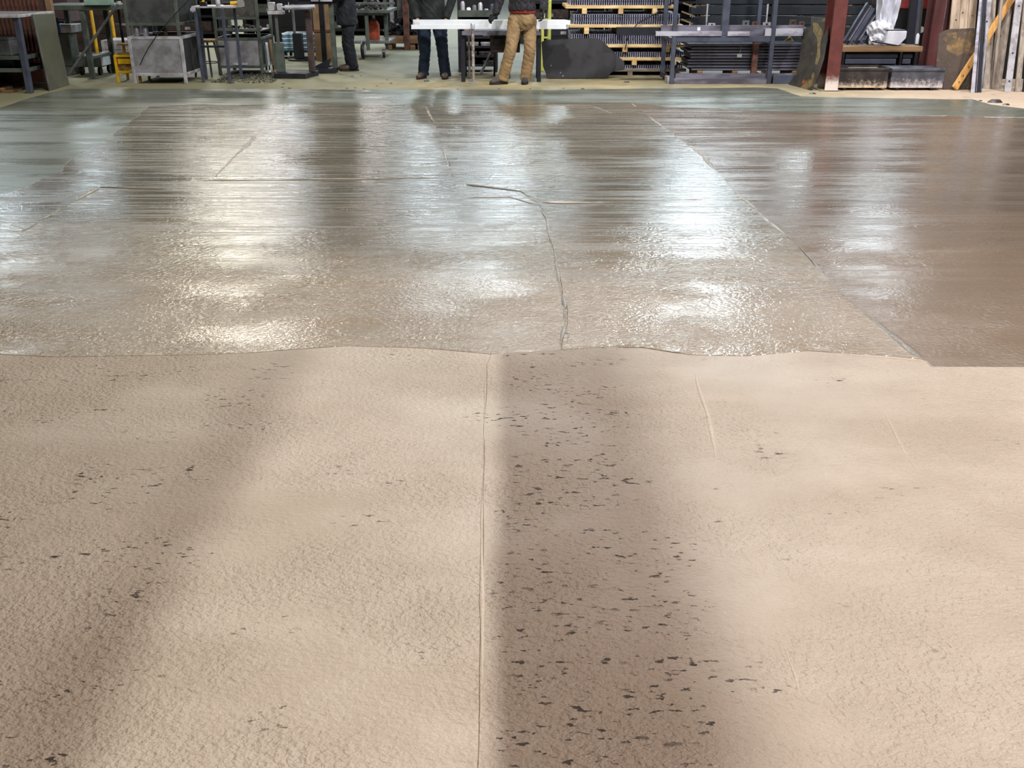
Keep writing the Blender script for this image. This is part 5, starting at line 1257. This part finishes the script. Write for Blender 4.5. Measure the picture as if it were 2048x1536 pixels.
def knots(t, a, b_, c, d_, nn, ks=((.3, .35), (.6, .6))):
    for u, v_ in ks:
        q = a+(b_-a)*u+(d_-a)*v_; r = .02
        w1 = (b_-a).normalized()*r; w2 = (d_-a).normalized()*r*1.4
        part(MB().prism([q+w1, q+w2, q-w1, q-w2], -nn*.0015), 'knot', M['brown_wood'], t)
def holes(ks):
    def f(t, a, b_, c, d_, nn):
        for u, v_ in ks:
            q = a+(b_-a)*u+(d_-a)*v_; w1 = (b_-a).normalized()*.013; w2 = (d_-a).normalized()*.013
            part(MB().prism([q+w1+w2*.4, q+w1*.4+w2, q-w1*.4+w2, q-w1+w2*.4, q-w1-w2*.4, q-w1*.4-w2, q+w1*.4-w2, q+w1-w2*.4], -nn*.002), 'bolt_hole', M['dark'], t)
    return f
Yg_ = lambda py: G(1024, py).y
ax, bx_ = P(1893, 150, Ye+.25), P(1944, 150, Ye+.25); cx_, dx_ = P(1955, 0, Ye+.42), P(1905, 0, Ye+.42)
ax.z = bx_.z = .0; cx_ = bx_+(cx_-bx_)*1.7; dx_ = ax+(dx_-ax)*1.7
t = thing('plank_panel', (ax+bx_)/2, 'pale panel of three upright planks behind the mottled brown plate', 'panel')
for k, (u0, u1) in enumerate(((0, .34), (.36, .67), (.69, 1))):
    pa, pb = ax+(bx_-ax)*u0, ax+(bx_-ax)*u1; pd, pc = dx_+(cx_-dx_)*u0, dx_+(cx_-dx_)*u1
    part(MB().prism([pa, pb, pc, pd], (0, .03, 0)), 'plank', M['pale_z'], t, .003)
    for v_, uu in (((.2, .3), (.45, .6)), ((.35, .7), (.5, .3)), ((.48, .5), (.3, .4)))[k]:
        q = pa+(pb-pa)*uu+(pd-pa)*v_; part(MB().lathe(q.x, q.y-.002, [(.014, 0), (.014, .004)], 8, 'y', q.z), 'knot', M['brown_wood'], t)
part(MB().bar(ax+(dx_-ax)*.9+V((0, .045, 0)), bx_+(cx_-bx_)*.9+V((0, .045, 0)), .03, .08), 'back_batten', M['greywood'], t)
# mottled plate
A = G(1890, 182); n = V((0, 1, -.15)).normalized()
pp = [(1886, 183), (1944, 184), (1952, 56), (1900, 58), (1886, 63), (1878, 70), (1872, 140), (1886, 145)]
t = thing('mottled_plate', V((Xat(1915, 150, A.y+.15), A.y+.15, 0)), 'mottled brown plate with a cut corner leaning on the pale plank panel', 'steel plate')
A = V((A.x, A.y+.15, 0)); pts = plane_poly(pp, A, n)
for p in pts: p.z = max(p.z, 0)
part(MB().prism(pts, n*.02), 'plate', M['mottle'], t, .003)
part(MB().prism([q-n*.0 for q in plane_poly([(1895, 66), (1944, 62), (1942, 100), (1915, 112), (1893, 100)], A-n*.002, n)], n*.002), 'rust_patch', stained('rust_patch', (110, 90, 62), (84, 72, 60), (140, 112, 70), 6, .48, .6), t, label='ochre rust patch on the upper half')
# yellow stick
a_, b_ = P(1908, 183, 14.2), P(1990, 50, 14.55); a_.z = .03
t = thing('pine_stick', a_, 'yellow pine stick leaning diagonally in front of the mottled plate', 'stick')
part(MB().bar(a_, a_+(b_-a_)*1.75, .095, .03, (.5, -.7, .5)), 'stick_body', M['pine_z'], t, .004)
dv = (b_-a_).normalized()
for k in (.1, .2, .34, .62): part(MB().lathe((a_+(b_-a_)*k).x, (a_+(b_-a_)*k).y-.022, [(.013, 0), (.013, .01)], 8, 'y', (a_+(b_-a_)*k).z), 'knot', M['brown_wood'], t)
# bars and planks left to right
lean('steel_strip', (1941, 189), (1949, 189), (1959, 0), (1964, 0), 13.95, 14.35, .012, M['silver'], 'bright narrow steel strip, first of the leaning bars right of the mottled plate', 'steel bar', 1.7)
lean('steel_channel', (1950, 187), (1961, 187), (1962, 0), (1973, 0), 13.98, 14.4, .012, M['dark'], 'dark steel channel second among the leaning bars at the right', 'steel bar', 1.7, flanges(M['mill']))
lean('drilled_bar', (1952, 186), (1963, 186), (1973, 0), (1984, 0), 14.04, 14.5, .03, M['galv'], 'pale drilled flat bar third among the leaning bars at the right', 'steel bar', 1.7, holes([(.5, .14), (.5, .45), (.5, .8)]))
lean('wooden_plank', (1966, 180), (1979, 180), (1980, 0), (1993, 0), 14.4, 14.8, .03, M['greywood_z'], 'narrow grey weathered plank left of the wide weathered plank', 'plank', 1.7, lambda *a: knots(*a, ks=((.5, .3),)))
lean('wooden_plank', (1980, 172), (2003, 172), (2000, 0), (2027, 0), 14.42, 14.8, .03, M['greywood_z'], 'wide pale weathered plank among the leaning bars at the right edge', 'plank', 1.7, lambda *a: knots(*a, ks=((.4, .35), (.55, .6), (.5, .8))))
lean('wooden_plank', (1982, 187), (1988, 187), (2001, 0), (2007, 0), 14.36, 14.6, .02, M['greywood_z'], 'thin pale lath in front of the wide weathered plank', 'plank', 1.7)
lean('drilled_bar', (2009, 186), (2022, 186), (2032, 0), (2046, 0), 14.02, 14.45, .025, M['galv'], 'wide pale drilled steel bar near the right edge', 'steel bar', 1.7, holes([(.5, .07), (.5, .25), (.55, .55), (.5, .8)]))
lean('wooden_plank', (2030, 186), (2041, 186), (2048, 0), (2058, 0), 14.06, 14.5, .03, M['greywood_z'], 'dark weathered plank at the very right edge of the photo', 'plank', 1.7, lambda *a: knots(*a, ks=((.5, .5),)))
lean('steel_channel', (2044, 186), (2056, 186), (2064, 0), (2078, 0), 14.06, 14.5, .012, M['dark'], 'dark channel at the right edge beside the last weathered plank', 'steel bar', 1.7, flanges(M['dark']))
# rail the bars lean on
t = thing('lean_rail', (7.3, 15.7, 0), 'dark sheeted steel frame behind the leaning bars and planks at the right', 'frame')
part(MB().box(6.6, 8.6, 15.66, 15.7, 0, 2.6), 'sheet', M['black'], t); part(MB().box(6.6, 8.6, 15.6, 15.66, 1.9, 2.0), 'rail', M['dark'], t, .004)
for xx in (6.65, 7.6, 8.5): part(MB().box(xx-.03, xx+.03, 15.7, 15.76, 0, 2.6), 'post', M['dark'], t)
for xx in (6.7, 8.5): part(MB().box(xx-.03, xx+.03, 14.86, 15.6, 1.9, 1.96), 'arm', M['dark'], t, .004)
part(MB().box(6.2, 8.6, 14.8, 14.86, 1.9, 1.96), 'lean_bar', M['dark'], t, .004)

# ---- dark stores far behind, closing the view under the top edge
for i, (x0, x1, y, lab) in enumerate([(-11, -6.6, 24, 'left'), (-6.3, -2.9, 25, 'second from left'), (.2, 3.95, 22.5, 'behind the grating stack'), (4.0, 9.5, 20.5, 'right, behind the red columns')]):
    t = thing('storage_shelving', ((x0+x1)/2, y+.4, 0), 'tall dark storage shelving far back in the hall, '+lab, 'shelving')
    n = max(2, int((x1-x0)/1.4))
    for k in range(n+1):
        xx = x0+(x1-x0)*k/n; part(MB().box(xx-.04, xx+.04, y, y+.8, 0, 1.5), 'upright', M['dark'], t)
    for z in (.1, .45, .8, 1.15): part(MB().box(x0, x1, y+.01, y+.79, z, z+.05), 'shelf', M['black'], t)
    for k in range(n): part(MB().box(x0+(x1-x0)*k/n+.06, x0+(x1-x0)*(k+1)/n-.06, y+.76, y+.8, 0, 1.48), 'back_sheet', M['black'], t)
    rd = random.Random(i)
    for k in range(n):
        for z in (.15, .5, .85):
            xa = x0+(x1-x0)*(k+.12)/n; xb = x0+(x1-x0)*(k+.5+.35*rd.random())/n
            t2 = thing('stock_box', ((xa+xb)/2, y+.3, z), 'dull stock box on the %s shelf, bay %s, of far shelving %s' % ({.15: 'lowest', .5: 'middle', .85: 'upper'}[z], ('one', 'two', 'three', 'four')[k] if k < 4 else 'five', ('at the left', 'second from left', 'behind the grating', 'behind the red columns')[i]), 'box', 'stock boxes on the far shelving')
            part(MB().box(xa, xb, y+.05, y+.6, z, z+.16+.08*rd.random()), 'box_body', M[rd.choice(['dark', 'rustdark', 'blue_steel', 'grey_green', 'grey'])], t2, .01)
            part(MB().box((xa+xb)/2-.06, (xa+xb)/2+.06, y+.04, y+.05, z+.04, z+.1), 'label_holder', M['galv'], t2)
